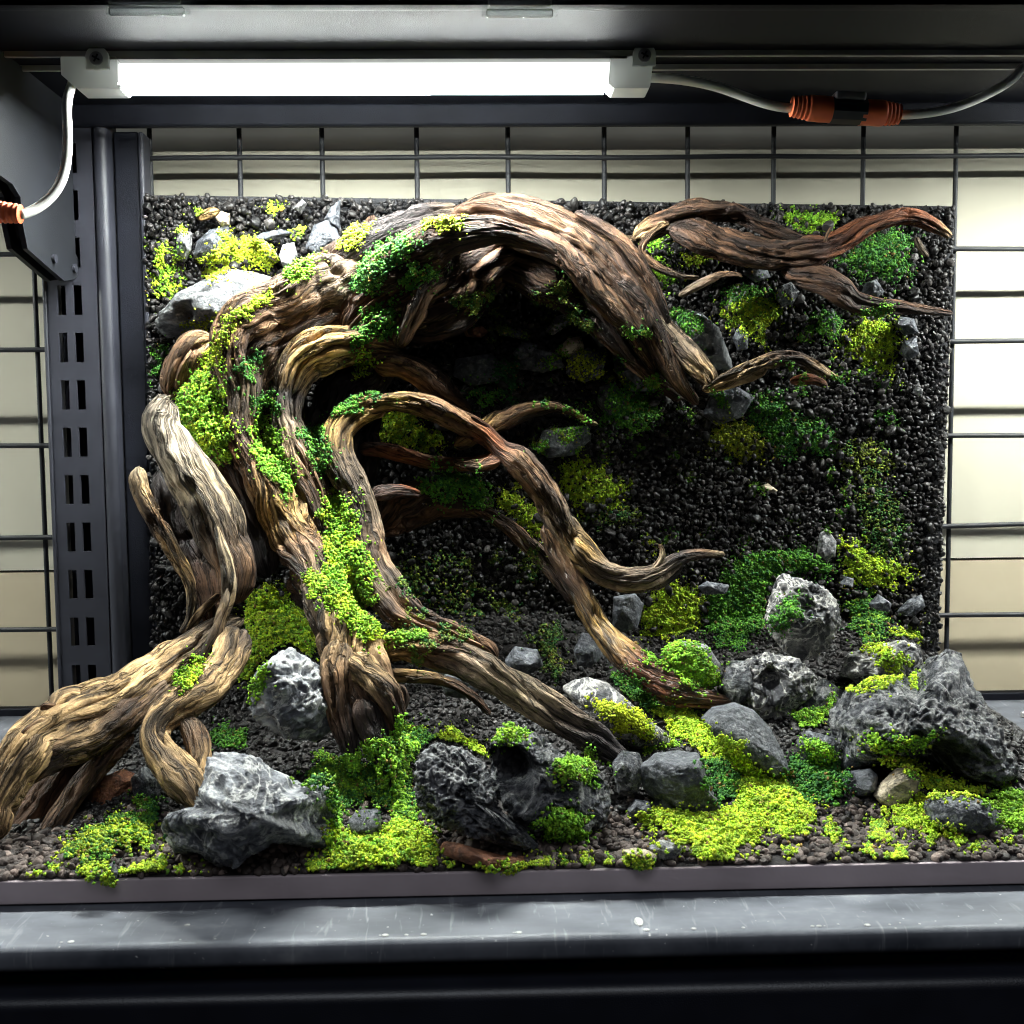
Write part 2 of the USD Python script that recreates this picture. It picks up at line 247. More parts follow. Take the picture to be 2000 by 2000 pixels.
# slotted upright
up_ = thing('slotted_upright', 'black slotted steel upright post with paired vertical slots, left of the panel', 'upright post')
YP = 0.945
x0, x1 = at(109, 1000, YP)[0], at(205, 1000, YP)[0]
ztop, zbot = ZB1 + 0.001, 0.0
poly = sbox(x0, zbot + 0.0005, x1, ztop)
for k in range(13):
    zc = at(140, 586 + 92.6 * (k - 3), YP)[2]
    if zc < 0.02 or zc > ztop - 0.02: continue
    for cx in (at(135, 958, YP)[0], at(166, 958, YP)[0]):
        poly = poly.difference(sbox(cx - 0.0036, zc - 0.0127, cx + 0.0036, zc + 0.0127))
obj('front_plate', prism_xz(poly, YP, YP + 0.002), 'post_metal', up_)
obj('left_flange', bx(x0 - 0.004, x0 - 0.0005, YP - 0.001, YP + 0.04, zbot + 0.0005, ztop, 0.0015), 'post_metal', up_, smooth=40)
obj('right_flange', bx(x1 + 0.0005, x1 + 0.013, YP - 0.002, YP + 0.03, zbot + 0.0005, ztop, 0.005), 'post_metal', up_, smooth=40)
obj('inner_back', bx(x0 + 0.0005, x1 - 0.0005, YP + 0.030, YP + 0.032, zbot + 0.0005, ztop), 'black_metal', up_)
obj('side_channel', bx(x1 + 0.0145, x1 + 0.036, YP + 0.012, YP + 0.03, zbot + 0.0005, ZB0 + 0.0005, 0.002), 'black_metal', up_, smooth=40)
obj('edge_strip', bx(x1 + 0.037, x1 + 0.0415, YP + 0.008, YP + 0.028, zbot + 0.0005, ZB0 - 0.001, 0.0015), 'post_metal', up_, smooth=40)

# bracket that carries the upper shelf, in the plane x = XB
XB = at(150, 520, 0.95)[0] + 0.002
def onx(px, py):
    d = ray(px, py); p = CAM + d * (XB / d[0]); return p[1], p[2]
pl = [onx(*q) for q in ((158, 515), (156, 530), (146, 545), (126, 549), (98, 525), (54, 486), (44, 436), (40, 385), (24, 359), (4, 345))]
pl += [(0.70, pl[-1][1] + 0.004), (0.55, pl[-1][1] + 0.012), (0.55, ZB1 + 0.0005), (0.943, ZB1 + 0.0005), (0.943, onx(158, 500)[1])]
br = thing('shelf_bracket', 'black hook-shaped steel bracket under the upper shelf, hung on the slotted post', 'bracket')
obj('bracket_plate', prism_yz(Polygon(pl).buffer(0), XB - 0.004, XB), 'bracket_metal', br)
off = Polygon(pl).buffer(0).buffer(-0.004)
obj('bracket_rear_plate', prism_yz(Polygon(pl).buffer(0), XB - 0.016, XB - 0.012), 'bracket_metal', br)
q = onx(140, 538)
for (py_, pz_) in (onx(140, 537), onx(100, 518)):
    s = trimesh.creation.cylinder(0.0035, 0.0025, sections=20); s.apply_transform(trimesh.transformations.rotation_matrix(math.pi / 2, [0, 1, 0])); s.apply_translation([XB + 0.0014, py_ + 0.004, pz_ + 0.006])
    obj('rivet', s, 'post_metal', br, smooth=40)
obj('bracket_spacer', prism_yz(Polygon(pl).buffer(0).buffer(-0.012), XB - 0.0119, XB - 0.0041), 'bracket_metal', br)

# wire grid
gr = thing('wire_grid', 'black welded wire grid panel behind the planted panel', 'wire grid')
wx = [293, 468, 629, 814, 992, 1180, 1343, 1511, 1686, 1867]
xs = [at(p, 300, GRID_Y)[0] for p in wx]; st = (xs[-1] - xs[0]) / 9
allx = [xs[0] - st * k for k in range(8, 2, -1)] + [at(64 * 1.0352, 515, GRID_Y)[0]] + xs + [xs[-1] + st * k for k in range(1, 8)]
zt, zb = 0.62, 0.008
for x in allx:
    obj('vertical_wire', tube([[x, GRID_Y, zb], [x, GRID_Y, zt]], 0.0023, 8, spline=False), 'wire_metal', gr, smooth=True)
zz = [at(1935, p, GRID_Y)[2] for p in (306, 487, 667, 851, 1025, 1200, 1373)]
zz = [zz[0] + 0.084 * k for k in (3, 2, 1)] + zz
rg = random.Random(3)
for z in zz:
    if z < zb: continue
    pts = [[x, GRID_Y - 0.0042, z + rg.uniform(-1, 1) * 0.0007] for x in np.linspace(allx[0] - 0.02, allx[-1] + 0.02, 24)]
    obj('horizontal_wire', tube(pts, 0.0023, 8, n=120), 'wire_metal', gr, smooth=True)

# ------------------------------------------------------------------ lamps and cable
LY = 0.830
la, lb = at(132, 152, LY), at(1272, 150, LY)
LZ = (la[2] + lb[2]) / 2; LH = 0.0112
def lamp(label, dx):
    t = thing('lamp_bar', label, 'lamp', 'clear LED lamp bars under the upper shelf'); X0, X1 = la[0] + dx, lb[0] + dx
    # diffuser: rounded profile extruded along x
    prof = sbox(LY - 0.010, LZ - LH * 0.95, LY + 0.009, LZ + LH * 0.8).buffer(-0.006).buffer(0.006, quad_segs=6)
    obj('diffuser', prism_yz(prof, X0 + 0.037, X1 - 0.029), 'lamp_glow', t, smooth=50)
    obj('aluminium_backing', bx(X0 + 0.02, X1 - 0.02, LY - 0.0125, LY + 0.0125, LZ + LH * 0.82, LZ + LH * 1.15), 'rail_grey', t)
    obj('led_strip', bx(X0 + 0.044, X1 - 0.036, LY - 0.0065, LY + 0.006, LZ - LH * 0.95 - 0.0006, LZ - LH * 0.95 - 0.0002), 'led_light', t)
    cap = Polygon([(X0, LZ + LH), (X0, LZ - LH * 0.15), (X0 + 0.011, LZ - LH * 1.05), (X0 + 0.042, LZ - LH * 1.05), (X0 + 0.045, LZ - LH * 0.9), (X0 + 0.041, LZ - LH * 0.8), (X0 + 0.041, LZ + LH)])
    obj('end_cap', prism_xz(cap.buffer(-0.001).buffer(0.001, quad_segs=4), LY - 0.0125, LY + 0.0105), 'end_cap', t)
    cap = Polygon([(X1, LZ + LH), (X1 - 0.003, LZ - LH * 1.1), (X1 - 0.030, LZ - LH * 1.1), (X1 - 0.034, LZ - LH * 0.8), (X1 - 0.032, LZ + LH)])
    obj('end_cap', prism_xz(cap.buffer(-0.002).buffer(0.002, quad_segs=4), LY - 0.0125, LY + 0.0105), 'end_cap', t)
    for cx, zc in ((X0 + 0.0275, LZ + LH * 0.85), (X1 - 0.0075, LZ + LH * 1.0)):
        lug = Point(cx, zc).buffer(0.0085, quad_segs=8).union(sbox(cx - 0.0085, zc - 0.008, cx + 0.0085, zc))
        lg = obj('screw_lug', prism_xz(lug, LY - 0.0155, LY - 0.0128), 'end_cap', t)
        s = trimesh.creation.cylinder(0.0048, 0.0016, sections=24); s.apply_transform(trimesh.transformations.rotation_matrix(math.pi / 2, [1, 0, 0])); s.apply_translation([cx, LY - 0.0166, zc - 0.001])
        sc = obj('screw', s, 'screw_metal', t, smooth=40)
        c1 = bx(cx - 0.003, cx + 0.003, LY - 0.0180, LY - 0.0173, zc - 0.0016, zc - 0.0004); c2 = bx(cx - 0.0006, cx + 0.0006, LY - 0.01805, LY - 0.01735, zc - 0.004, zc + 0.002)
        cr = cat_(c1, c2); cr.apply_transform(trimesh.transformations.rotation_matrix(0.5, [0, 1, 0], [cx, LY, zc - 0.001])); obj('screw_cross', cr, 'connector_black', t)
    return t
lamp('lit white LED lamp bar with clear end caps above the planted panel', 0)
NX = 1862 * LY / F
lamp('white LED lamp bar at the right picture edge where the sagging cable ends', NX)
lamp('white LED lamp bar of the bay to the left, outside the picture', -NX - 0.03)

def ribbed(parent, p0, p1, r0, r1, ribs_at_start, nrib=4):
    """tapered plug with strain-relief ribs"""
    p0, p1 = np.array(p0), np.array(p1); L = np.linalg.norm(p1 - p0)
    t = np.linspace(0, 1, 60); rr = r0 + (r1 - r0) * np.clip(t / 0.45, 0, 1)
    for k in range(nrib): c = 0.06 + k * 0.10; rr = rr - 0.0014 * np.exp(-((t - c) / 0.022) ** 2)
    rr[0] *= 0.7
    if not ribs_at_start: pass
    return tube(p0 + (p1 - p0) * t[:, None], rr, 18, spline=False)
CY = 0.815
c1 = thing('lamp_cable', 'white cable sagging right of the lamp through an orange and black connector', 'cable')
obj('cable', tube([at(x, y, Y) for x, y, Y in ((1268, 152, LY), (1320, 155, CY), (1400, 170, CY), (1480, 198, CY), (1552, 211, CY))], 0.0034, 14), 'cable_white', c1, smooth=True)
obj('cable', tube([at(x, y, Y) for x, y, Y in ((1750, 224, CY), (1800, 222, CY), (1870, 208, CY), (1940, 178, CY), (1980, 152, CY), (2006, 132, LY - 0.004), (2012, 150, LY))], 0.0034, 14), 'cable_white', c1, smooth=True)
obj('orange_plug', ribbed(c1, at(1545, 208, CY), at(1627, 215, CY), 0.0076, 0.0094, True), 'connector_orange', c1, smooth=60)
obj('orange_plug', ribbed(c1, at(1757, 223, CY), at(1680, 219, CY), 0.0076, 0.0094, True), 'connector_orange', c1, smooth=60)
a, b = at(1622, 215, CY), at(1688, 218, CY)
obj('black_socket', tube([a, (a + b) / 2, b], [0.0100] * 8 , 10, n=8), 'connector_black', c1, smooth=30)
gt = bx(-0.0115, 0.0115, -0.008, 0.004, -0.003, 0.003, 0.0015); gt.apply_transform(trimesh.transformations.rotation_matrix(0.05, [0, 1, 0])); gt.apply_translation((a + b) / 2 + [0, -0.001, 0.0088])
obj('grey_latch', gt, 'connector_grey', c1, smooth=40)
c2 = thing('lamp_cable', 'white cable hanging from the left lamp end down to an orange plug', 'cable')
obj('cable', tube([at(x, y, Y) for x, y, Y in ((146, 150, LY), (136, 178, CY), (131, 240, 0.78), (130, 310, 0.775), (112, 368, 0.77), (82, 400, 0.765), (38, 419, 0.755))], 0.0034, 14), 'cable_white', c2, smooth=True)
obj('orange_plug', ribbed(c2, at(42, 418, 0.755), at(-60, 408, 0.755), 0.0066, 0.0078, True, 5), 'connector_orange', c2, smooth=60)

# ------------------------------------------------------------------ tray, ground, back panel
TX0, TX1, TY0, TY1 = at(300, 1250, PANEL_Y)[0], at(1846, 1250, PANEL_Y)[0], 0.588, 0.985
tr = thing('tray', 'thin mauve grey board that carries the whole planted scene, its front edge showing', 'tray')
obj('board', bx(TX0 - 0.004, TX1 + 0.004, TY0, 0.975, 0.0012, 0.0145, 0.0008), 'tray_mauve', tr, smooth=40)
obj('board_lining', bx(TX0 - 0.001, TX1 + 0.001, TY0 + 0.004, 0.970, 0.0003, 0.0011), 'panel_black', tr)
def smooth_(t): t = np.clip(t, 0, 1); return t * t * (3 - 2 * t)
def ground_z(x, y):
    t = np.clip((y - 0.605) / 0.345, 0, 1)
    return 0.0168 + t ** 1.2 * (0.050 + 0.022 * smooth_((x - 0.06) / 0.2)) * (0.25 + 0.75 * smooth_(np.minimum(x - TX0, TX1 - x) / 0.06)) + 0.034 * smooth_((y - 0.855) / 0.10) * smooth_((x + 0.30) / 0.12) * smooth_((0.16 - x) / 0.12) + 0.004 * (meshkit.fbm(np.stack([x * 30, y * 30, x * 0], -1), 3, 5) - 0.5) * np.clip((y - 0.592) / 0.03, 0, 1)
gx, gy = np.meshgrid(np.linspace(TX0 - 0.003, TX1 + 0.003, 180), np.linspace(TY0 + 0.002, PANEL_Y, 110))
gz = ground_z(gx, gy)
edge = np.minimum(np.minimum(gx - TX0 + 0.003, TX1 + 0.003 - gx), gy - TY0 - 0.002); gz = 0.0147 + (gz - 0.0147) * smooth_((edge + 0.0012) / 0.012)
V = np.stack([gx, gy, gz], -1).reshape(-1, 3)
i, j = np.meshgrid(np.arange(109), np.arange(179), indexing='ij'); a = i * 180 + j
GF = np.vstack([np.stack([a, a + 1, a + 181], -1).reshape(-1, 3), np.stack([a, a + 181, a + 180], -1).reshape(-1, 3)])
# closed mound: skirt down to the board
g_ = obj('ground', trimesh.Trimesh(V, GF, process=False), 'substrate', smooth=True); tag(g_, 'dark soil mound on the board under the gravel, stones and moss', 'ground', kind='structure')
SOLID.append((V, GF))
def gY(px, py):
    """depth at which the ray through a pixel meets the ground"""
    d = ray(px, py)
    ys = np.linspace(0.589, 0.955, 500); p = CAM + d * (ys / d[1])[:, None]
    k = np.nonzero(p[:, 2] < ground_z(p[:, 0], p[:, 1]))[0]
    return ys[k[0]] if len(k) else 0.955

pa = math.radians(1.05)
cT = at(1075, 800, PANEL_Y)
pw, ph0 = at(1860, 395, PANEL_Y)[0] - at(298, 385, PANEL_Y)[0], at(1000, 388, PANEL_Y)[2]
PX0, PX1 = at(296, 700, PANEL_Y)[0], at(1864, 500, PANEL_Y)[0]
def prot(x, z):
    x, z = np.asarray(x, float) - PX0, np.asarray(z, float) - ph0
    return PX0 + x * math.cos(pa) + z * math.sin(pa), ph0 + 0.0048 - x * math.sin(pa) + z * math.cos(pa)
pn = bx(PX0, PX1, PANEL_Y, PANEL_Y + 0.010, 0.0, ph0, 0.001)
vx, vz = prot(pn.vertices[:, 0], pn.vertices[:, 2]); pn = trimesh.Trimesh(np.c_[vx, pn.vertices[:, 1], np.maximum(vz, 0.021)], pn.faces)
bp = thing('back_panel', 'upright black backing board covered with gravel, stones and moss', 'panel')
obj('board', pn, 'panel_black', bp, smooth=40)
fx, fz = prot(np.array([PX0, PX1, PX1, PX0]), np.array([0, 0, ph0, ph0]))
SOLID.append((np.c_[fx, np.full(4, PANEL_Y - 0.005), fz], np.array([[0, 1, 2], [0, 2, 3]])))

def pebble(seed, flat):
    m = trimesh.creation.icosphere(2); v = m.vertices.copy(); rg = np.random.default_rng(seed)
    for k in range(7):
        n = rg.normal(size=3); n /= np.linalg.norm(n); d = rg.uniform(0.55, 0.9); v -= np.maximum(0, v @ n - d)[:, None] * n * 0.85
    v *= 1 + 0.25 * (meshkit.fbm(v * 1.6 + seed * 3.1, 3, seed) - 0.5)[:, None]; v[:, 2] *= flat; v[:, 0] *= 1.12
    return trimesh.Trimesh(v, m.faces, process=False)
def scatter(name, label, cat, pos, sizes, m, seed, tilt=None):
    pi = UsdGeom.PointInstancer.Define(stage, path_for(name)); rg = np.random.default_rng(seed); paths = []
    for k in range(7):
        g = usdkit.mesh(stage, f'{pi.GetPath()}/pebble_{k:03d}', pebble(seed * 10 + k, (0.62, 0.72, 0.85)[k % 3]), MAT[m], smooth=50); paths.append(g.GetPath())
    pi.CreatePrototypesRel().SetTargets(paths); n = len(pos)
    q = rg.normal(size=(n, 4)); q /= np.linalg.norm(q, axis=1, keepdims=True)
    if tilt is not None:                       # lie about flat
        ang = rg.uniform(0, math.pi, n); tl = rg.normal(0, tilt, (n, 2)); q = np.c_[np.cos(ang), tl[:, 0], tl[:, 1], np.sin(ang)]; q /= np.linalg.norm(q, axis=1, keepdims=True)
    pi.CreateProtoIndicesAttr(Vt.IntArray.FromNumpy(rg.integers(0, 7, n).astype(np.int32)))
    pi.CreatePositionsAttr(Vt.Vec3fArray.FromNumpy(np.asarray(pos, np.float32))); pi.CreateScalesAttr(Vt.Vec3fArray.FromNumpy((np.asarray(sizes)[:, None] * rg.uniform(0.8, 1.2, (n, 3))).astype(np.float32)))
    pi.CreateOrientationsAttr(Vt.QuathArray([Gf.Quath(*map(float, r)) for r in q]))
    return tag(pi, label, cat, kind='stuff')
rg = np.random.default_rng(11)
sp = 0.0041
ax, az = np.meshgrid(np.arange(PX0 + 0.002, PX1 - 0.001, sp), np.arange(0.02, ph0 - 0.002, sp)); n = ax.size
ax = ax.ravel() + rg.uniform(-0.45, 0.45, n) * sp; az = az.ravel() + rg.uniform(-0.45, 0.45, n) * sp
x_, z_ = prot(ax, az); lump = 0.010 * meshkit.fbm(np.c_[x_ * 12, z_ * 12, z_ * 0], 3, 3)
pos = np.c_[x_, PANEL_Y - 0.001 - lump * 0.7, z_]; size = rg.uniform(0.0017, 0.0028, n) * (1 + 0.4 * (rg.random(n) < 0.10))
n2 = 5200; bxx = rg.uniform(PX0 + 0.003, PX1 - 0.003, n2); bzz = rg.uniform(0.02, ph0 - 0.001, n2); x2, z2 = prot(bxx, bzz)
pos = np.vstack([pos, np.c_[x2, PANEL_Y - 0.005 - rg.uniform(0, 0.005, n2), z2]]); size = np.r_[size, rg.uniform(0.0016, 0.0032, n2)]
n3 = 260; b3, c3 = rg.uniform(PX0 + 0.003, PX1 - 0.003, n3), rg.uniform(0.03, ph0 - 0.004, n3); x3, z3 = prot(b3, c3); pos = np.vstack([pos, np.c_[x3, PANEL_Y - 0.006 - rg.uniform(0, 0.004, n3), z3]]); size = np.r_[size, rg.uniform(0.0032, 0.0058, n3)]
scatter('panel_gravel', 'black gravel glued all over the upright backing board', 'gravel', pos, size, 'gravel_black', 21)
n = 22000
x_ = rg.uniform(TX0 - 0.002, TX1 + 0.002, n); y_ = TY0 + 0.003 + (PANEL_Y - TY0 - 0.006) * rg.random(n); z_ = ground_z(x_, y_)
edge = np.minimum(np.minimum(x_ - TX0 + 0.003, TX1 + 0.003 - x_), y_ - TY0 - 0.002); z_ = 0.0147 + (z_ - 0.0147) * smooth_((edge + 0.0012) / 0.012)
size = rg.uniform(0.0015, 0.0034, n) * np.where(rg.random(n) < 0.06, 1.35, 1)
rear = y_ > 0.635 + 0.04 * rg.random(n); gp = np.c_[x_, y_, z_ + size * 0.35]
scatter('ground_gravel', 'brown black rounded gravel along the front of the tray', 'gravel', gp[~rear], size[~rear], 'gravel_brown', 31, tilt=0.22)
scatter('rear_gravel', 'black gravel on the slope behind the front rocks', 'gravel', gp[rear], size[rear] * 0.85, 'gravel_black', 33, tilt=0.3)

# ------------------------------------------------------------------ driftwood
TAN, PALE, GREY, BROWN, DARK, RED, YEL, CHAR = (0.46, 0.30, 0.145), (0.41, 0.31, 0.19), (0.200, 0.145, 0.098), (0.190, 0.106, 0.056), (0.100, 0.053, 0.030), (0.20, 0.070, 0.030), (0.48, 0.29, 0.095), (0.050, 0.042, 0.042)
TINT = dict(w=(0.44, 0.36, 0.27), k=(0.062, 0.034, 0.021), t=TAN, p=PALE, g=GREY, b=BROWN, d=DARK, r=RED, y=YEL, c=CHAR)
SC = 1.0352
def core(c, r, s, col, seed, twist, flute, lobes, fine, crack, blunt, ds):
    L = s[-1]; n = len(s); rgx = np.random.default_rng(seed)
    mcount = int(np.clip(2 * math.pi * r.max() / ds, 18, 150)); th = np.arange(mcount) * 2 * math.pi / mcount
    T = np.gradient(c, axis=0); T /= np.linalg.norm(T, axis=1, keepdims=True); N = frames(T); B = np.cross(T, N)
    S, TH = np.meshgrid(s, th, indexing='ij'); rho = max(r.mean(), 0.003)
    tw = TH + twist * S * rgx.choice([-1, 1]) + 1.2 * (meshkit.noise(np.stack([S * 14, S * 0 + seed, S * 0], -1), seed + 9) - 0.5)
    q = np.stack([np.cos(tw) * rho, np.sin(tw) * rho, S], -1); o = (seed % 997) * 1.37
    ph = rgx.uniform(0, 6.28, 3)
    d = lobes * (np.sin(2 * tw + ph[0]) * 0.8 + 0.6 * np.sin(3 * tw + ph[1]) + 0.35 * np.sin(5 * tw + ph[2]) * (meshkit.noise(np.stack([S * 25, S * 0 + 2, S * 0], -1), seed) - 0.2))
    q1 = q * np.array([95, 95, 11]) + o; d = d + flute * 1.5 * (ridged(q1, 2, seed + 20) - 0.62)
    q2 = q * np.array([300, 300, 26]) + o; g2 = ridged(q2, 3, seed + 40) - 0.6; d = d + fine * 2.0 * g2 * (0.012 / max(rho, 0.006)) ** 0.5
    wv = 0.25 * np.stack([meshkit.noise(q * 70 + o + k * 4.4, seed + 80 + k) - 0.5 for k in range(3)], -1)
    cn = meshkit.fbm(q * np.array([75, 75, 6.5]) + o * 1.7 + wv, 2, seed + 81) - 0.5
    dep = np.clip(meshkit.noise(q * np.array([40, 40, 16]) + o, seed + 82) * 2.4 - 0.4, 0, 1.2)
    d = d - crack * 1.6 * dep * np.exp(-(cn / 0.035) ** 2)
    cn2 = meshkit.fbm(q * np.array([210, 210, 14]) + o * 2.1 + wv, 2, seed + 85) - 0.5
    d = d - crack * 0.5 * np.exp(-(cn2 / 0.05) ** 2) * min(1.6, 0.012 / rho)
    d = d + 0.42 * (meshkit.fbm(q * np.array([80, 80, 26]) + o, 5, seed + 60) - 0.5) + 0.06
    e0 = np.clip(s / max(r[0] * 1.2, 1e-4), 0, 1); e1 = np.clip((L - s) / max(r[-1] * 1.2, 1e-4), 0, 1)
    cap = np.maximum(((1 - (1 - e0) ** 2) ** blunt[0]) * ((1 - (1 - e1) ** 2) ** blunt[1]), 0.08)
    rr = r[:, None] * np.clip(1 + d, 0.25, 1.6) * cap[:, None]
    jag0 = (1 - e0)[:, None] * (meshkit.fbm(np.stack([np.cos(TH) * 3, np.sin(TH) * 3, TH * 0 + seed], -1), 3, seed + 70) - 0.5) * r[0] * 0.9
    jag1 = (1 - e1)[:, None] * (meshkit.fbm(np.stack([np.cos(TH) * 3, np.sin(TH) * 3, TH * 0 - seed], -1), 3, seed + 71) - 0.5) * r[-1] * 0.9
    Vv = c[:, None] + rr[..., None] * (np.cos(TH)[..., None] * N[:, None] + np.sin(TH)[..., None] * B[:, None]) + (jag1 - jag0)[..., None] * T[:, None]
    mesh = sweep_mesh(Vv, c[0] + T[0] * r[0] * 0.05, c[-1] - T[-1] * r[-1] * 0.05)
    gq = np.vstack([q.reshape(-1, 3), [0, 0, 0], [0, 0, L]]) + np.array([o * 0.37, o * 0.11, o * 0.73])
    cc = np.vstack([np.repeat(col, mcount, axis=0), col[0], col[-1]])
    return mesh, gq, cc
def wood(parent, name, pts, seed, m='driftwood', label=None, twist=1.5, flute=0.08, lobes=0.10, fine=0.05, crack=0.30, blunt=(0.5, 0.5), ds=0.0015, strands=None):
    """pts: (x, y in the 1932 px view, depth, half width in px, tint letter)"""
    if seed in (104, 112, 117, 118, 129, 133): ds = 0.0028
    slim = 0.95 if seed > 190 else 1.0 if seed in (101, 102, 103, 104, 112, 117, 118) else 0.9 if seed < 121 else 0.82 if seed < 131 else 0.92 if seed < 150 else 0.86 if seed < 154 else 0.8 if seed < 160 else 0.9
    if 101 <= seed <= 111: pts = [(*p[:2], p[2] - 0.01 * min(1, max(0, (p[2] - 0.77) / 0.06)), *p[3:]) for p in pts]
    if 121 <= seed <= 130: pts = [(*p[:2], p[2] - 0.015 * min(1, max(0, (p[2] - 0.80) / 0.06)), *p[3:]) for p in pts]
    if 161 <= seed <= 162: pts = [(*p[:2], p[2] - 0.01, *p[3:]) for p in pts]
    P = np.array([at(p[0] * SC, p[1] * SC, p[2]) for p in pts]); R = np.array([p[3] * SC * p[2] / F for p in pts]); C = np.array([TINT[p[4]] for p in pts])
    u = np.r_[0, np.cumsum(np.linalg.norm(np.diff(P, axis=0), axis=1))]; L = u[-1]
    n = max(12, int(L / ds)); s = np.linspace(0, L, n)
    c = CubicSpline(u, P)(s) if len(P) > 2 else np.stack([np.interp(s, u, P[:, k]) for k in range(3)], 1)
    r = PchipInterpolator(u, R)(s); col = np.stack([np.interp(s, u, C[:, k]) for k in range(3)], 1)
    r = r * slim
    rgx = np.random.default_rng(seed)
    wob = np.stack([meshkit.fbm(np.c_[s * 22, s * 0 + k * 9.1, s * 0 + seed], 3, seed + k) - 0.5 for k in range(3)], 1); c = c + wob * r[:, None] * 0.5
    r = r * (1 + 0.30 * (meshkit.fbm(np.c_[s * 40, s * 0 + 3.3, s * 0 + seed], 3, seed + 5) - 0.5))
    kw = dict(twist=twist, flute=flute, lobes=lobes, fine=fine, crack=crack, blunt=blunt, ds=ds)
    parts = [core(c, r * (0.93 if strands else 1), s, col, seed, **kw)]
    T = np.gradient(c, axis=0); T /= np.linalg.norm(T, axis=1, keepdims=True); N = frames(T); B = np.cross(T, N)
    if strands is None: strands = 0 if r.mean() < 0.0075 else int(np.clip(L / 0.05 * r.mean() / 0.011, 2, 7))
    for k in range(strands):
        fl = rgx.uniform(0.35, 0.8); a = rgx.uniform(-0.02, 1 - fl + 0.02); i0, i1 = int(max(0, a) * n), int(min(1, a + fl) * n)
        if i1 - i0 < 12: continue
        ss = s[i0:i1] - s[i0]; u_ = ss / ss[-1]; prof = np.clip(np.sin(np.pi * np.clip(u_, 0.012, 0.988)), 0, 1) ** 0.45
        an = rgx.uniform(0, 6.28) + rgx.uniform(-4, 4) * ss + 1.2 * (meshkit.fbm(np.c_[ss * 16, ss * 0 + k, ss * 0 + seed], 2, seed + k) - 0.5)
        rk = r[i0:i1] * rgx.uniform(0.26, 0.44) * prof + 0.0004
        off = r[i0:i1] * (0.60 + 0.14 * prof) * rgx.uniform(0.92, 1.08)
        cc_ = c[i0:i1] + off[:, None] * (np.cos(an)[:, None] * N[i0:i1] + np.sin(an)[:, None] * B[i0:i1])
        tone = rgx.uniform(0.7, 1.25)
        parts.append(core(cc_, rk, ss, np.clip(col[i0:i1] * tone, 0, 0.8), seed * 13 + k + 1, **{**kw, 'twist': 1.0, 'lobes': lobes * 0.8}))
    mesh = trimesh.util.concatenate([q_[0] for q_ in parts]); gq = np.vstack([q_[1] for q_ in parts]); cc = np.vstack([q_[2] for q_ in parts])
    p = obj(name, mesh, m, parent, smooth=True, prim={'grain': gq, 'tint': cc})
    if label: tag(p, label)
    SOLID.append((np.array(mesh.vertices), np.array(mesh.faces)))

W = thing('driftwood_tree', 'large twisted driftwood arching from the left over the panel, with several trunk strands', 'driftwood')
wood(W, 'trunk', [(690, 520, .905, 40, 'd'), (620, 540, .895, 46, 'g'), (550, 568, .885, 50, 'b'), (485, 615, .872, 52, 'b'), (447, 690, .862, 44, 'b'), (455, 760, .855, 29, 'g'), (457, 830, .848, 24, 'b'), (488, 890, .838, 31, 'b'), (532, 975, .822, 39, 'y'), (568, 1050, .800, 38, 'b'), (600, 1115, .772, 38, 'g'), (645, 1190, .742, 46, 't'), (672, 1250, .724, 52, 't'), (692, 1310, .708, 44, 'b'), (704, 1370, .697, 32, 'd'), (716, 1440, .69, 14, 'c')], 101, flute=0.22)
wood(W, 'trunk', [(760, 655, .89, 26, 'd'), (690, 645, .885, 34, 'b'), (620, 655, .875, 42, 'y'), (572, 690, .866, 34, 'y'), (543, 750, .858, 26, 'c'), (547, 815, .852, 30, 'g'), (570, 885, .845, 33, 'b'), (596, 955, .838, 25, 'b'), (612, 1010, .832, 17, 'c'), (616, 1036, .83, 9, 'p')], 102)
wood(W, 'trunk', [(730, 762, .875, 16, 'y'), (682, 780, .868, 24, 'y'), (640, 818, .86, 26, 'y'), (645, 875, .852, 26, 'g'), (672, 930, .845, 28, 'g'), (690, 985, .838, 30, 'g'), (700, 1045, .825, 36, 'b'), (725, 1115, .805, 36, 'g'), (770, 1165, .79, 36, 'b'), (850, 1200, .775, 28, 'b'), (935, 1240, .765, 17, 'b')], 103)
wood(W, 'trunk', [(640, 640, .885, 60, 'd'), (730, 580, .90, 72, 'd'), (820, 530, .91, 72, 'd'), (920, 470, .925, 66, 'd'), (1000, 430, .93, 40, 'd')], 104, flute=0.25)
wood(W, 'branch', [(850, 425, .925, 24, 'd'), (930, 398, .905, 28, 'd'), (1000, 412, .895, 31, 'd'), (1080, 450, .89, 33, 'b'), (1150, 513, .885, 32, 'd'), (1205, 580, .88, 29, 'd'), (1245, 655, .878, 23, 'd'), (1285, 720, .876, 17, 'b'), (1318, 762, .875, 8, 'd')], 105, flute=0.16, fine=0.08)
wood(W, 'branch', [(870, 455, .905, 14, 'd'), (950, 440, .887, 22, 'b'), (1030, 466, .874, 25, 'd'), (1100, 515, .868, 25, 'd'), (1155, 578, .866, 23, 'b'), (1198, 640, .867, 17, 'b'), (1236, 698, .87, 8, 'd')], 198, fine=0.08)
wood(W, 'branch', [(905, 392, .915, 10, 'd'), (985, 385, .90, 17, 'b'), (1065, 414, .894, 19, 'd'), (1140, 462, .888, 20, 'b'), (1200, 525, .885, 17, 'd'), (1246, 596, .884, 12, 'b'), (1270, 655, .882, 6, 'd')], 199, fine=0.08)
wood(W, 'branch', [(930, 480, .925, 30, 'k'), (1030, 525, .915, 40, 'k'), (1110, 575, .908, 38, 'k'), (1170, 640, .90, 30, 'd'), (1225, 700, .895, 22, 'd'), (1290, 752, .89, 10, 'k')], 106, flute=0.30, fine=0.09)
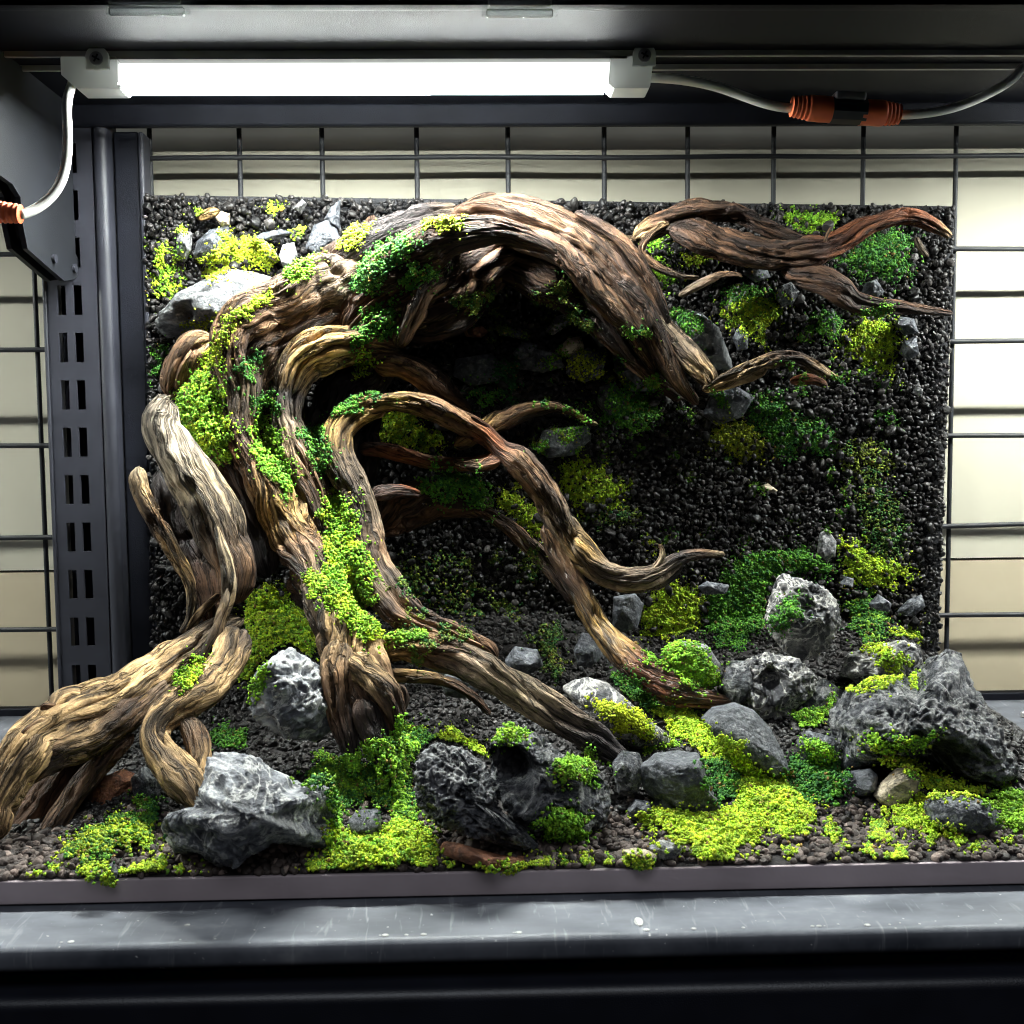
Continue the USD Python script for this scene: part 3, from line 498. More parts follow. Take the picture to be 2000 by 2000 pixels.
wood(W, 'branch', [(690, 560, .88, 30, 'c'), (735, 505, .875, 44, 'k'), (800, 462, .866, 46, 'k'), (870, 440, .86, 36, 'k'), (935, 436, .858, 27, 'd'), (995, 452, .858, 22, 'd'), (1035, 468, .86, 14, 'd'), (1050, 478, .862, 7, 'd')], 107)
wood(W, 'branch', [(560, 545, .91, 28, 'g'), (610, 505, .905, 34, 'd'), (675, 465, .90, 32, 'c'), (740, 430, .905, 26, 'c'), (805, 405, .915, 22, 'c'), (865, 395, .925, 10, 'g')], 108)
wood(W, 'branch', [(940, 372, .93, 8, 'b'), (905, 388, .925, 18, 'b'), (880, 405, .925, 20, 'b'), (850, 425, .93, 12, 'b')], 109)
wood(W, 'branch', [(870, 500, .90, 20, 'd'), (820, 535, .885, 28, 'b'), (782, 572, .875, 30, 'b'), (765, 610, .872, 24, 'b'), (748, 655, .875, 20, 'd')], 110)
wood(W, 'branch', [(700, 690, .885, 22, 'b'), (760, 690, .885, 24, 'b'), (815, 718, .885, 28, 'b'), (850, 750, .888, 20, 'b'), (890, 775, .89, 8, 'b')], 111)
wood(W, 'branch', [(720, 600, .915, 60, 'd'), (680, 700, .91, 50, 'c'), (640, 800, .905, 60, 'c'), (640, 900, .90, 60, 'c'), (640, 1000, .885, 50, 'd'), (650, 1090, .86, 40, 'd')], 112)
wood(W, 'root', [(672, 1235, .715, 34, 't'), (712, 1285, .70, 33, 't'), (738, 1325, .692, 24, 'b'), (748, 1362, .688, 15, 'd'), (742, 1392, .687, 6, 'd')], 194)
wood(W, 'root', [(640, 1215, .722, 34, 't'), (640, 1285, .706, 33, 'b'), (648, 1350, .695, 27, 'd'), (662, 1415, .686, 18, 'c'), (672, 1462, .682, 6, 'c')], 195)
wood(W, 'root', [(690, 1320, .695, 26, 'd'), (712, 1395, .685, 24, 'c'), (735, 1450, .678, 14, 'c'), (742, 1490, .675, 5, 'c')], 196)
wood(W, 'trunk', [(650, 592, .885, 24, 'b'), (575, 618, .874, 28, 'b'), (515, 672, .866, 30, 'b'), (494, 738, .86, 22, 'b'), (503, 782, .857, 9, 'd')], 197)
wood(W, 'branch', [(1085, 402, .885, 8, 'd'), (1150, 436, .878, 13, 'd'), (1200, 488, .872, 14, 'd'), (1238, 552, .87, 12, 'd'), (1262, 612, .872, 6, 'd')], 119)
wood(W, 'trunk', [(590, 620, .895, 66, 'd'), (512, 730, .89, 50, 'd'), (515, 850, .878, 56, 'd'), (560, 950, .862, 62, 'd'), (620, 1050, .84, 56, 'd'), (665, 1140, .81, 44, 'd')], 117, flute=0.2)
wood(W, 'trunk', [(430, 690, .885, 36, 'd'), (395, 775, .868, 50, 'd'), (400, 850, .858, 56, 'd'), (440, 930, .85, 50, 'd'), (480, 1010, .84, 36, 'c'), (505, 1090, .83, 20, 'c')], 118)
wood(W, 'root', [(708, 1238, .745, 20, 'c'), (755, 1222, .738, 30, 'y'), (830, 1232, .73, 33, 'b'), (905, 1262, .72, 36, 'g'), (985, 1308, .708, 38, 'p'), (1060, 1358, .697, 37, 'g'), (1130, 1398, .69, 36, 'c'), (1172, 1430, .685, 24, 'c'), (1190, 1452, .683, 12, 'b')], 113)
wood(W, 'root', [(735, 1275, .748, 16, 'd'), (800, 1278, .744, 14, 'y'), (855, 1292, .742, 13, 'b'), (895, 1318, .742, 10, 'd'), (925, 1350, .745, 5, 'd')], 114)
wood(W, 'root', [(735, 1335, .705, 22, 'd'), (760, 1320, .70, 14, 'g'), (752, 1290, .70, 8, 'b')], 115)
wood(W, 'root', [(560, 1085, .80, 26, 'b'), (585, 1130, .775, 26, 'c'), (640, 1150, .755, 24, 'd')], 116)

A = thing('driftwood_arch', 'lower driftwood arch curling right over the dark cave to a reddish foot', 'driftwood')
wood(A, 'branch', [(690, 775, .872, 14, 'b'), (745, 758, .868, 20, 'y'), (810, 770, .868, 24, 'b'), (870, 795, .87, 24, 'b'), (918, 822, .872, 18, 'r'), (940, 845, .868, 18, 'r'), (975, 872, .862, 28, 'b'), (1025, 925, .856, 30, 'b'), (1060, 985, .852, 32, 'g'), (1095, 1040, .848, 32, 'y'), (1135, 1075, .842, 27, 'g'), (1190, 1092, .836, 26, 'g'), (1245, 1080, .834, 22, 'g'), (1285, 1055, .835, 15, 'c'), (1330, 1046, .838, 10, 'b'), (1368, 1046, .84, 5, 'p')], 121)
wood(A, 'branch', [(1110, 1050, .856, 12, 'c'), (1160, 1100, .845, 12, 'c'), (1215, 1108, .84, 12, 'g'), (1265, 1090, .838, 8, 'c'), (1290, 1060, .84, 4, 'c')], 122)
wood(A, 'branch', [(1215, 1080, .832, 9, 'g'), (1240, 1066, .83, 8, 'g'), (1250, 1045, .83, 6, 'p'), (1242, 1026, .83, 4, 'b')], 123)
wood(A, 'root', [(1030, 985, .862, 18, 'b'), (1058, 1050, .856, 26, 'b'), (1085, 1105, .848, 25, 'b'), (1120, 1165, .835, 24, 'y'), (1160, 1220, .82, 32, 'y'), (1205, 1262, .805, 36, 'r'), (1270, 1300, .792, 34, 'r'), (1330, 1318, .786, 22, 'r'), (1385, 1322, .785, 8, 'd')], 124, m='driftwood_wet')
wood(A, 'branch', [(895, 960, .885, 8, 'd'), (930, 975, .882, 15, 'b'), (975, 1005, .878, 17, 'b'), (1020, 1050, .872, 18, 'g'), (1050, 1085, .866, 18, 'b'), (1080, 1140, .858, 14, 'd')], 125)
wood(A, 'branch', [(680, 850, .885, 14, 'd'), (750, 855, .885, 18, 'r'), (820, 872, .882, 18, 'd'), (880, 878, .876, 16, 'r'), (945, 855, .868, 14, 'r')], 126)
wood(A, 'branch', [(700, 945, .86, 22, 'd'), (750, 930, .862, 16, 'r'), (795, 935, .866, 9, 'r')], 127)
wood(A, 'branch', [(855, 870, .87, 6, 'b'), (900, 880, .866, 14, 'b'), (945, 872, .862, 18, 'r')], 128)
wood(A, 'branch', [(700, 1000, .88, 40, 'd'), (780, 950, .895, 46, 'd'), (860, 945, .905, 40, 'd'), (930, 960, .905, 22, 'd')], 129)
wood(A, 'branch', [(860, 838, .878, 16, 'b'), (905, 815, .88, 20, 'y'), (955, 790, .882, 22, 'b'), (1010, 772, .884, 17, 'b'), (1060, 772, .885, 12, 'b'), (1095, 788, .885, 8, 'y'), (1128, 800, .885, 4, 'p')], 130)

S = thing('driftwood_stump', 'grey driftwood stump with a hollow side and split strands, left of the bright moss', 'driftwood')
wood(S, 'trunk', [(318, 758, .815, 40, 'w'), (308, 805, .812, 42, 'w'), (338, 862, .806, 46, 'w'), (378, 925, .798, 48, 'p'), (412, 1000, .79, 50, 'g'), (436, 1070, .784, 44, 'b'), (446, 1135, .78, 34, 'd')], 131, blunt=(0.3, 0.5), crack=0.12, flute=0.05, strands=2)
wood(S, 'shell', [(262, 884, .84, 16, 'p'), (268, 930, .835, 18, 't'), (300, 990, .828, 20, 'b'), (328, 1045, .82, 17, 'y'), (356, 1100, .812, 13, 't'), (362, 1150, .806, 11, 'p'), (340, 1195, .80, 7, 'g')], 132)
wood(S, 'shell', [(300, 890, .852, 30, 'c'), (335, 960, .846, 46, 'c'), (372, 1040, .838, 44, 'c'), (395, 1120, .82, 34, 'd'), (400, 1180, .80, 20, 'd')], 133)
wood(S, 'strand', [(408, 992, .775, 5, 'p'), (424, 1045, .768, 11, 'p'), (434, 1110, .76, 15, 'p'), (420, 1165, .752, 15, 't'), (396, 1215, .744, 14, 'g'), (378, 1258, .738, 8, 'g')], 134)
wood(S, 'strand', [(415, 1120, .79, 6, 'b'), (385, 1150, .792, 9, 't'), (362, 1180, .794, 8, 't'), (350, 1205, .795, 5, 'b')], 135)
K = thing('driftwood_knot', 'short broken driftwood stub pointing up at the upper left of the trunk', 'driftwood')
wood(K, 'stub', [(398, 642, .885, 16, 't'), (362, 660, .88, 30, 'b'), (340, 700, .88, 30, 'b'), (318, 745, .885, 22, 'b')], 136, blunt=(0.35, 0.4))

L_ = thing('driftwood_roots', 'tan driftwood roots sprawling to the lower left front corner', 'driftwood')
wood(L_, 'root', [(455, 1170, .785, 20, 'g'), (400, 1205, .768, 30, 'g'), (335, 1245, .745, 36, 't'), (255, 1298, .715, 42, 't'), (170, 1338, .69, 46, 't'), (95, 1378, .668, 44, 't'), (40, 1430, .65, 44, 't'), (0, 1500, .635, 38, 't'), (-25, 1590, .625, 28, 'b')], 141, flute=0.22)
wood(L_, 'root', [(310, 1290, .722, 22, 'g'), (230, 1355, .69, 34, 'b'), (150, 1400, .668, 36, 't'), (90, 1425, .655, 30, 'd'), (55, 1480, .645, 24, 'b')], 142)
wood(L_, 'root', [(225, 1315, .705, 20, 't'), (150, 1332, .685, 22, 't'), (92, 1338, .668, 14, 'b'), (78, 1332, .664, 7, 'd')], 143, blunt=(0.5, 0.25))
wood(L_, 'root', [(90, 1360, .662, 20, 't'), (55, 1378, .652, 11, 'b'), (36, 1388, .648, 7, 'd')], 144)
wood(L_, 'root', [(455, 1190, .765, 26, 'g'), (430, 1240, .74, 36, 't'), (385, 1300, .712, 38, 't'), (325, 1345, .69, 36, 't'), (290, 1385, .675, 30, 't'), (310, 1435, .662, 40, 't'), (348, 1475, .652, 46, 't'), (372, 1510, .648, 28, 't'), (378, 1535, .648, 10, 'd')], 145, flute=0.24)
wood(L_, 'root', [(345, 1360, .69, 18, 'g'), (372, 1400, .675, 22, 'b'), (385, 1450, .66, 20, 't'), (390, 1510, .65, 14, 't')], 146)
wood(L_, 'root', [(250, 1385, .695, 22, 'd'), (180, 1450, .68, 24, 'd'), (120, 1530, .665, 24, 'b'), (85, 1590, .655, 18, 'b')], 147)

wood(L_, 'root', [(215, 1390, .71, 36, 'd'), (140, 1455, .695, 46, 'd'), (75, 1530, .685, 50, 'd'), (25, 1600, .675, 34, 'd')], 148)
U = thing('driftwood_fork', 'forked driftwood branch across the upper right corner of the panel', 'driftwood')
wood(U, 'branch', [(1195, 452, .925, 14, 't'), (1240, 425, .915, 24, 'd'), (1295, 402, .905, 26, 'd'), (1355, 396, .90, 22, 'd'), (1415, 412, .90, 20, 'd'), (1470, 440, .902, 16, 'd'), (1520, 455, .905, 12, 'd'), (1560, 462, .905, 8, 'd')], 151, flute=0.25)
wood(U, 'branch', [(1260, 425, .915, 26, 'd'), (1320, 445, .905, 32, 'd'), (1385, 470, .90, 30, 'd'), (1450, 480, .897, 28, 'd'), (1520, 478, .895, 28, 'd'), (1570, 465, .893, 26, 'r'), (1615, 435, .89, 22, 'r'), (1660, 415, .888, 18, 'r'), (1715, 408, .888, 17, 'r'), (1760, 422, .89, 15, 'r'), (1795, 448, .892, 7, 't')], 152, flute=0.25)
wood(U, 'branch', [(1480, 505, .90, 18, 'd'), (1535, 525, .892, 26, 'd'), (1580, 548, .888, 30, 'd'), (1615, 572, .89, 20, 'd'), (1660, 578, .892, 16, 'd'), (1725, 582, .896, 12, 'd'), (1798, 592, .90, 5, 'd')], 153, flute=0.28)
wood(U, 'twig', [(1262, 420, .91, 10, 't'), (1225, 445, .905, 10, 'b'), (1212, 475, .902, 9, 'b'), (1235, 500, .90, 10, 'b'), (1280, 518, .90, 9, 'g'), (1320, 522, .90, 6, 'g')], 154)
wood(U, 'twig', [(1282, 558, .90, 8, 'g'), (1318, 538, .892, 12, 'g'), (1365, 520, .89, 11, 'b'), (1400, 522, .892, 6, 'b')], 155)
wood(U, 'twig', [(1200, 455, .92, 12, 't'), (1165, 445, .925, 11, 't'), (1140, 430, .93, 7, 'g')], 156)
wood(U, 'twig', [(1555, 460, .885, 6, 'b'), (1562, 440, .882, 5, 'b'), (1568, 428, .882, 2, 'b')], 157)
H = thing('driftwood_hook', 'pale forked driftwood branch with a hooked tip in front of the right gravel', 'driftwood')
wood(H, 'branch', [(1235, 600, .895, 12, 'g'), (1262, 632, .885, 22, 'g'), (1300, 672, .876, 26, 'g'), (1332, 708, .87, 22, 't'), (1345, 732, .868, 10, 't')], 161)
wood(H, 'branch', [(1325, 736, .868, 7, 'y'), (1370, 716, .866, 17, 't'), (1420, 694, .864, 19, 't'), (1470, 676, .864, 16, 'b'), (1510, 678, .866, 14, 'b'), (1550, 698, .87, 11, 't'), (1583, 714, .872, 4, 'p')], 162)
for px, py, Y, r0, lab, pts in ((0, 0, 0, 0, 'curved pale twig hanging at the right end of the upper branch', [(1728, 448, .93, 4, 'p'), (1735, 465, .928, 7, 'p'), (1750, 485, .93, 5, 'p')]),
                              (0, 0, 0, 0, 'orange brown wood chip on the gravel at the upper left', [(372, 412, .94, 6, 'y'), (392, 402, .938, 12, 'y'), (412, 396, .94, 8, 'y')]),
                              (0, 0, 0, 0, 'short broken brown wood stub beside bright moss at the top of the panel', [(705, 405, .94, 9, 'b'), (700, 425, .938, 16, 'b'), (690, 455, .94, 14, 'b')]),
                              (0, 0, 0, 0, 'dark reddish splintered wood chip below the hooked branch', [(1490, 722, .935, 7, 'r'), (1520, 715, .93, 11, 'r'), (1560, 728, .935, 6, 'd')])):
    t = thing('wood_chip', lab, 'wood chip'); wood(t, 'chip', pts, 170 + int(pts[0][0]) % 37)

# ------------------------------------------------------------------ rocks
def rock(name, outline, Y, thick, seed, m, label, cat='rock', amp=0.10, freq=1.0, facets=8, sub=5, pit=0.0, holes=(), tilt=0.0, group=None):
    """outline in photo px, star-shaped; Y depth of its middle, thick half depth"""
    o = np.array(outline, float); pc = Polygon(o).buffer(0); c = np.array(pc.representative_point().coords[0]) * 0.35 + np.array(pc.centroid.coords[0]) * 0.65
    ring = np.array([pc.exterior.interpolate(t, normalized=True).coords[0] for t in np.linspace(0, 1, 361)[:-1]]) - c
    an = np.arctan2(ring[:, 1], ring[:, 0]); ra = np.hypot(*ring.T); k = np.argsort(an); an, ra = an[k], ra[k]
    an, ra = np.r_[an - 2 * math.pi, an, an + 2 * math.pi], np.r_[ra, ra, ra]
    ico = trimesh.creation.icosphere(sub); v = ico.vertices
    ph = np.arctan2(-v[:, 2], v[:, 0]); rho = np.hypot(v[:, 0], v[:, 2]) ** 0.85; R = np.interp(ph, an, ra)
    P = atv(c[0] + R * rho * np.cos(ph), c[1] + R * rho * np.sin(ph), Y); yy = np.sign(v[:, 1]) * np.abs(v[:, 1]) ** 0.8
    mean = R.mean() * Y / F
    P = P + np.stack([yy * 0, yy * thick, yy * tilt * thick], -1)
    ctr = at(c[0], c[1], Y); rgx = np.random.default_rng(seed); Q = P - ctr
    for _ in range(facets):
        n = rgx.normal(size=3) * [0.75, 1, 0.75]; n[1] = -abs(n[1]) - 0.5; n /= np.linalg.norm(n); pr = Q @ n; d = np.quantile(pr, rgx.uniform(0.80, 0.95)); Q = Q - np.maximum(0, pr - d)[:, None] * n * 0.8
    P = Q + ctr
    mm = trimesh.Trimesh(P, ico.faces, process=False); N = mm.vertex_normals
    f = freq / mean
    wq = P * f + seed * 3.3; wq = wq + 0.6 * np.stack([meshkit.fbm(wq * 1.3 + k * 5, 2, seed + k) - 0.5 for k in range(3)], -1)
    d = amp * mean * (1.3 * (ridged(wq * 1.2, 5, seed) - 0.6) + 0.8 * (meshkit.fbm(wq * 2.5, 4, seed + 9) - 0.5))
    d = d + 0.022 * mean * 2 * (ridged(P * 330 + seed, 3, seed + 50) - 0.6)
    if pit:
        d = d - pit * mean * np.clip(meshkit.noise(wq * 3.2, seed + 30) - 0.55, 0, 1) * 2 - pit * 0.5 * mean * np.clip(meshkit.noise(wq * 7, seed + 31) - 0.5, 0, 1) * 2
    P = P + N * d[:, None]
    def pix(X):
        e = X - CAM; z = e @ fw; return np.stack([1000 + F * (e @ rt) / z, 1000 - F * (e @ up) / z], -1)
    for _ in range(2):
        q = pix(P) - c; ang = np.arctan2(q[:, 1], q[:, 0]); rad = np.hypot(q[:, 0], q[:, 1]); nb = 72
        bi = np.minimum(((ang + math.pi) / (2 * math.pi) * nb).astype(int), nb - 1); mx = np.zeros(nb); np.maximum.at(mx, bi, rad)
        mid = (np.arange(nb) + 0.5) / nb * 2 * math.pi - math.pi; fct = np.clip(np.interp(mid, an, ra) / np.maximum(mx, 1), 0.6, 1.7)
        fct = (np.roll(fct, 1) + 2 * fct + np.roll(fct, -1)) / 4
        g = np.interp(ang, np.r_[mid[-1] - 2 * math.pi, mid, mid[0] + 2 * math.pi], np.r_[fct[-1], fct, fct[0]])
        q2 = q * g[:, None] + c; P = atv(q2[:, 0], q2[:, 1], P[:, 1])
    for (hx, hy, hr, hd) in holes:
        h = at(hx, hy, Y - thick * 0.8); dd = np.hypot(P[:, 0] - h[0], P[:, 2] - h[2]) / (hr * Y / F)
        front = N[:, 1] < 0.25; P[:, 1] += np.where(front, hd * np.exp(-dd ** 4), 0)
    me = trimesh.Trimesh(P, ico.faces, process=False)
    p = obj(name, me, m, smooth=38 if sub <= 4 else 50); tag(p, label, cat, group)
    SOLID.append((P, np.array(ico.faces)))
    return p
def Yg(outline, thick):
    o = np.array(outline); k = o[:, 1].argmax(); return gY(float(np.clip(o[:, 0].mean(), 0, 2000)), o[k, 1] - 4) + thick * 0.1

o = [(402, 1474), (440, 1466), (500, 1474), (536, 1503), (594, 1525), (652, 1539), (659, 1644), (645, 1662), (580, 1655), (536, 1648), (482, 1680), (467, 1698), (427, 1695), (380, 1670), (337, 1670), (312, 1615), (326, 1575), (370, 1580), (395, 1525)]
rock('rock', o, Yg(o, 0.04), 0.04, 201, 'rock_pale', 'big pale grey craggy rock at the lower left under the tan root tip', amp=0.17, freq=1.15, pit=0.10, sub=6)
o = [(490, 1340), (500, 1310), (540, 1275), (570, 1262), (625, 1300), (640, 1350), (660, 1415), (620, 1450), (560, 1445), (500, 1410), (483, 1385)]
rock('rock', o, 0.70, 0.03, 202, 'rock_pale', 'grey and white craggy rock between the tan root and the thick trunk foot', amp=0.24, freq=1.6, pit=0.16, sub=5)
o = [(806, 1500), (825, 1465), (853, 1448), (904, 1459), (950, 1490), (965, 1540), (985, 1590), (1040, 1620), (1070, 1650), (1065, 1672), (1012, 1669), (925, 1640), (853, 1615), (813, 1575)]
rock('rock', o, Yg(o, 0.032), 0.032, 203, 'rock_dark', 'glossy black pitted rock, rounded, in the front centre', amp=0.16, freq=2.0, pit=0.28, sub=6)
o = [(950, 1480), (965, 1440), (983, 1408), (1016, 1420), (1059, 1434), (1096, 1470), (1150, 1500), (1190, 1530), (1195, 1575), (1186, 1608), (1157, 1644), (1090, 1650), (1040, 1640), (990, 1590), (960, 1540)]
rock('rock', o, Yg(o, 0.032), 0.032, 204, 'rock_dark', 'dark rugged rock with a deep black cavity, right of the glossy pitted rock', amp=0.2, freq=1.7, pit=0.2, sub=6, holes=((995, 1525, 42, 0.045), (1165, 1560, 22, 0.02)))
o = [(1365, 1405), (1390, 1380), (1438, 1370), (1474, 1387), (1503, 1420), (1532, 1470), (1546, 1503), (1517, 1525), (1485, 1521), (1456, 1510), (1430, 1480), (1395, 1440)]
rock('rock', o, Yg(o, 0.03), 0.03, 205, 'slate', 'smooth dark grey triangular boulder below the reddish root tip', amp=0.07, facets=6)
o = [(1612, 1400), (1650, 1345), (1720, 1322), (1785, 1320), (1800, 1290), (1850, 1265), (1880, 1275), (1900, 1330), (1945, 1400), (1985, 1470), (2000, 1520), (1960, 1545), (1880, 1520), (1800, 1500), (1700, 1500), (1640, 1500), (1622, 1450)]
rock('rock', o, 0.705, 0.055, 206, 'rock_dark', 'largest dark rock, peaked, at the right edge of the tray', amp=0.13, freq=1.9, pit=0.14, facets=3, sub=6, holes=((1840, 1500, 45, 0.03),))
o = [(1517, 1125), (1532, 1119), (1575, 1132), (1612, 1146), (1637, 1175), (1644, 1212), (1626, 1259), (1597, 1285), (1561, 1292), (1532, 1275), (1503, 1240), (1492, 1208), (1499, 1179), (1508, 1150)]
rock('rock', o, 0.815, 0.03, 207, 'rock_veined', 'upright grey rock with white veins in the dark green moss at the right', amp=0.2, freq=1.7, pit=0.14, sub=5)
o = [(1440, 1300), (1460, 1285), (1500, 1272), (1560, 1285), (1600, 1325), (1590, 1360), (1555, 1385), (1540, 1415), (1500, 1425), (1460, 1395), (1440, 1345)]
rock('rock', o, 0.79, 0.03, 208, 'rock_veined', 'dark porous veined rock under the upright veined rock', amp=0.2, freq=1.8, pit=0.25, holes=((1515, 1335, 20, 0.02),))
o = [(1650, 1275), (1700, 1262), (1760, 1248), (1790, 1258), (1805, 1290), (1770, 1335), (1690, 1345), (1640, 1315)]
rock('rock', o, 0.81, 0.03, 209, 'rock_veined', 'light grey knobbly rock between the upright veined rock and the peaked rock', amp=0.2, freq=1.6, pit=0.15)
o = [(1248, 1495), (1280, 1470), (1320, 1465), (1365, 1470), (1385, 1530), (1412, 1575), (1395, 1592), (1330, 1585), (1280, 1565), (1255, 1540)]
rock('rock', o, Yg(o, 0.028), 0.028, 210, 'slate', 'dark angular rock with moss on top, right of the root end', amp=0.10, facets=9)
o = [(1272, 1575), (1285, 1535), (1310, 1518), (1337, 1516), (1330, 1550), (1318, 1588), (1290, 1588)]
rock('rock', o, Yg(o, 0.012), 0.012, 211, 'slate', 'small leaning slate slab in front of the dark angular rock', amp=0.03, facets=6, sub=4)
o = [(1642, 1520), (1660, 1505), (1700, 1500), (1715, 1515), (1712, 1545), (1690, 1558), (1655, 1555)]
rock('rock', o, Yg(o, 0.018), 0.018, 212, 'slate', 'small black block beside the tan striped stone', amp=0.06, sub=4)
o = [(1703, 1552), (1720, 1528), (1750, 1500), (1775, 1498), (1800, 1515), (1797, 1545), (1775, 1565), (1752, 1582), (1720, 1570)]
rock('rock', o, Yg(o, 0.015), 0.015, 213, 'rock_tan', 'tan striped jagged stone in the moss at the right front', amp=0.14, sub=4)
o = [(1803, 1572), (1815, 1552), (1880, 1553), (1930, 1565), (1960, 1595), (1963, 1625), (1940, 1634), (1900, 1630), (1850, 1620), (1810, 1605)]
rock('rock', o, Yg(o, 0.022), 0.022, 214, 'slate', 'flat grey stone lying on the gravel at the right front', amp=0.08, facets=6)
o = [(1855, 1510), (1900, 1495), (1970, 1498), (2010, 1490), (2035, 1530), (2000, 1560), (1920, 1550), (1870, 1535)]
rock('rock', o, 0.70, 0.025, 215, 'rock_dark', 'low glittering black rock under the right end of the peaked rock', amp=0.12, pit=0.2, freq=1.8)
o = [(1095, 1348), (1110, 1330), (1145, 1320), (1185, 1330), (1230, 1370), (1270, 1405), (1315, 1440), (1310, 1465), (1240, 1465), (1200, 1440), (1160, 1395), (1115, 1370)]
rock('rock', o, 0.735, 0.03, 216, 'rock_veined', 'pale ridged rock half under lime moss behind the long root', amp=0.1, freq=1.2)
o = [(1295, 1275), (1330, 1250), (1380, 1258), (1410, 1298), (1408, 1340), (1380, 1345), (1320, 1330)]
rock('rock', o, 0.805, 0.025, 217, 'slate_pale', 'grey flat rock under a green moss cushion above the reddish root tip', amp=0.06)
o = [(690, 1590), (700, 1582), (740, 1578), (746, 1600), (742, 1635), (715, 1645), (685, 1625), (680, 1602)]
rock('rock', o, Yg(o, 0.012), 0.014, 218, 'slate', 'small black angular stone block sitting in the green moss', amp=0.03, facets=9, sub=4)
o = [(1215, 1660), (1240, 1655), (1265, 1660), (1285, 1672), (1280, 1688), (1250, 1692), (1225, 1685)]
rock('rock', o, Yg(o, 0.01), 0.010, 219, 'rock_tan', 'small beige rough flake at the front edge of the gravel', amp=0.15, sub=4)
o = [(1262, 1655), (1290, 1640), (1325, 1640), (1335, 1658), (1315, 1680), (1285, 1678)]
rock('rock', o, Yg(o, 0.012), 0.012, 220, 'slate_pale', 'small grey green stone beside the beige flake', amp=0.08, sub=4)
o = [(855, 1650), (880, 1640), (940, 1660), (1000, 1675), (1050, 1672), (1068, 1688), (1040, 1708), (990, 1705), (920, 1690), (865, 1672)]
rock('bark_chip', o, Yg(o, 0.010), 0.012, 221, 'rock_rust', 'long rusty red bark chip lying in front of the glossy pitted rock', 'bark chip', amp=0.12, sub=4)
o = [(165, 1565), (195, 1520), (240, 1500), (268, 1512), (262, 1580), (240, 1605), (190, 1600)]
rock('rock', o, 0.70, 0.025, 222, 'rock_rust', 'rusty brown rock in the shade under the tan roots', amp=0.12, freq=1.5)
o = [(255, 1520), (280, 1495), (310, 1510), (318, 1560), (290, 1580), (262, 1570)]
rock('rock', o, 0.69, 0.02, 223, 'rock_dark', 'small black wet rock beside the rusty brown rock', amp=0.12, sub=4)
o = [(205, 1720), (212, 1690), (222, 1682), (234, 1705), (228, 1722)]
rock('rock', o, Yg(o, 0.008), 0.008, 224, 'slate', 'small pyramid shaped pebble at the lower left front edge', amp=0.03, sub=3)
o = [(172, 1712), (185, 1697), (202, 1700), (204, 1718), (185, 1722)]
rock('rock', o, Yg(o, 0.008), 0.008, 225, 'slate', 'brownish flat pebble left of the pyramid shaped pebble', amp=0.03, sub=3)
o = [(-20, 1495), (5, 1482), (25, 1490), (20, 1515), (-10, 1520)]
rock('rock', o, 0.74, 0.015, 226, 'rock_dark', 'small grey rock behind the root at the left picture edge', amp=0.1, sub=4)
for k, (o, m, lab, Yf, th) in enumerate([
  ([(1545, 1400), (1570, 1340), (1610, 1325), (1650, 1350), (1640, 1400), (1600, 1430), (1560, 1430)], 'rock_dark', 'black rock in the dark gap between the porous veined rock and the peaked rock', .80, .025),
  ([(1405, 1330), (1425, 1290), (1460, 1290), (1475, 1340), (1450, 1375), (1415, 1370)], 'rock_dark', 'dark knobbly rock wedged left of the porous veined rock', .79, .02),
  ([(1640, 1500), (1650, 1450), (1690, 1420), (1725, 1425), (1705, 1470), (1675, 1510)], 'slate', 'dark slate slab leaning on the left foot of the peaked rock', .69, .014),
  ([(1555, 1450), (1575, 1425), (1630, 1440), (1640, 1475), (1610, 1495), (1565, 1485)], 'slate', 'small dark stone half under moss left of the leaning slate slab', .70, .016),
  ([(1195, 1490), (1215, 1465), (1250, 1470), (1262, 1510), (1240, 1560), (1205, 1550)], 'rock_dark', 'black rock in the shade between the root end and the angular rock', .665, .02),
  ([(860, 1330), (880, 1300), (930, 1305), (945, 1340), (910, 1365), (870, 1360)], 'slate', 'dark stone on the cave floor under the thin arched root', .80, .015),
  ([(985, 1290), (1005, 1262), (1050, 1268), (1062, 1300), (1030, 1320), (995, 1316)], 'slate', 'dark stone on the cave floor above the long root', .84, .015),
  ([(1120, 1270), (1135, 1235), (1165, 1240), (1178, 1280), (1155, 1305), (1128, 1300)], 'slate', 'dark stone on the cave bank beside the reddish root', .85, .015),
  ([(800, 1250), (815, 1215), (860, 1210), (880, 1240), (860, 1265), (815, 1268)], 'slate', 'dark stone at the back of the cave left of centre', .87, .015),
  ([(1225, 1580), (1240, 1560), (1268, 1565), (1275, 1590), (1250, 1605), (1230, 1600)], 'slate', 'small dark stone at the left end of the yellow front carpet', .645, .012)]):
    rock('rock', o, Yf, th, 240 + k, m, lab, amp=0.12, facets=6, sub=4)
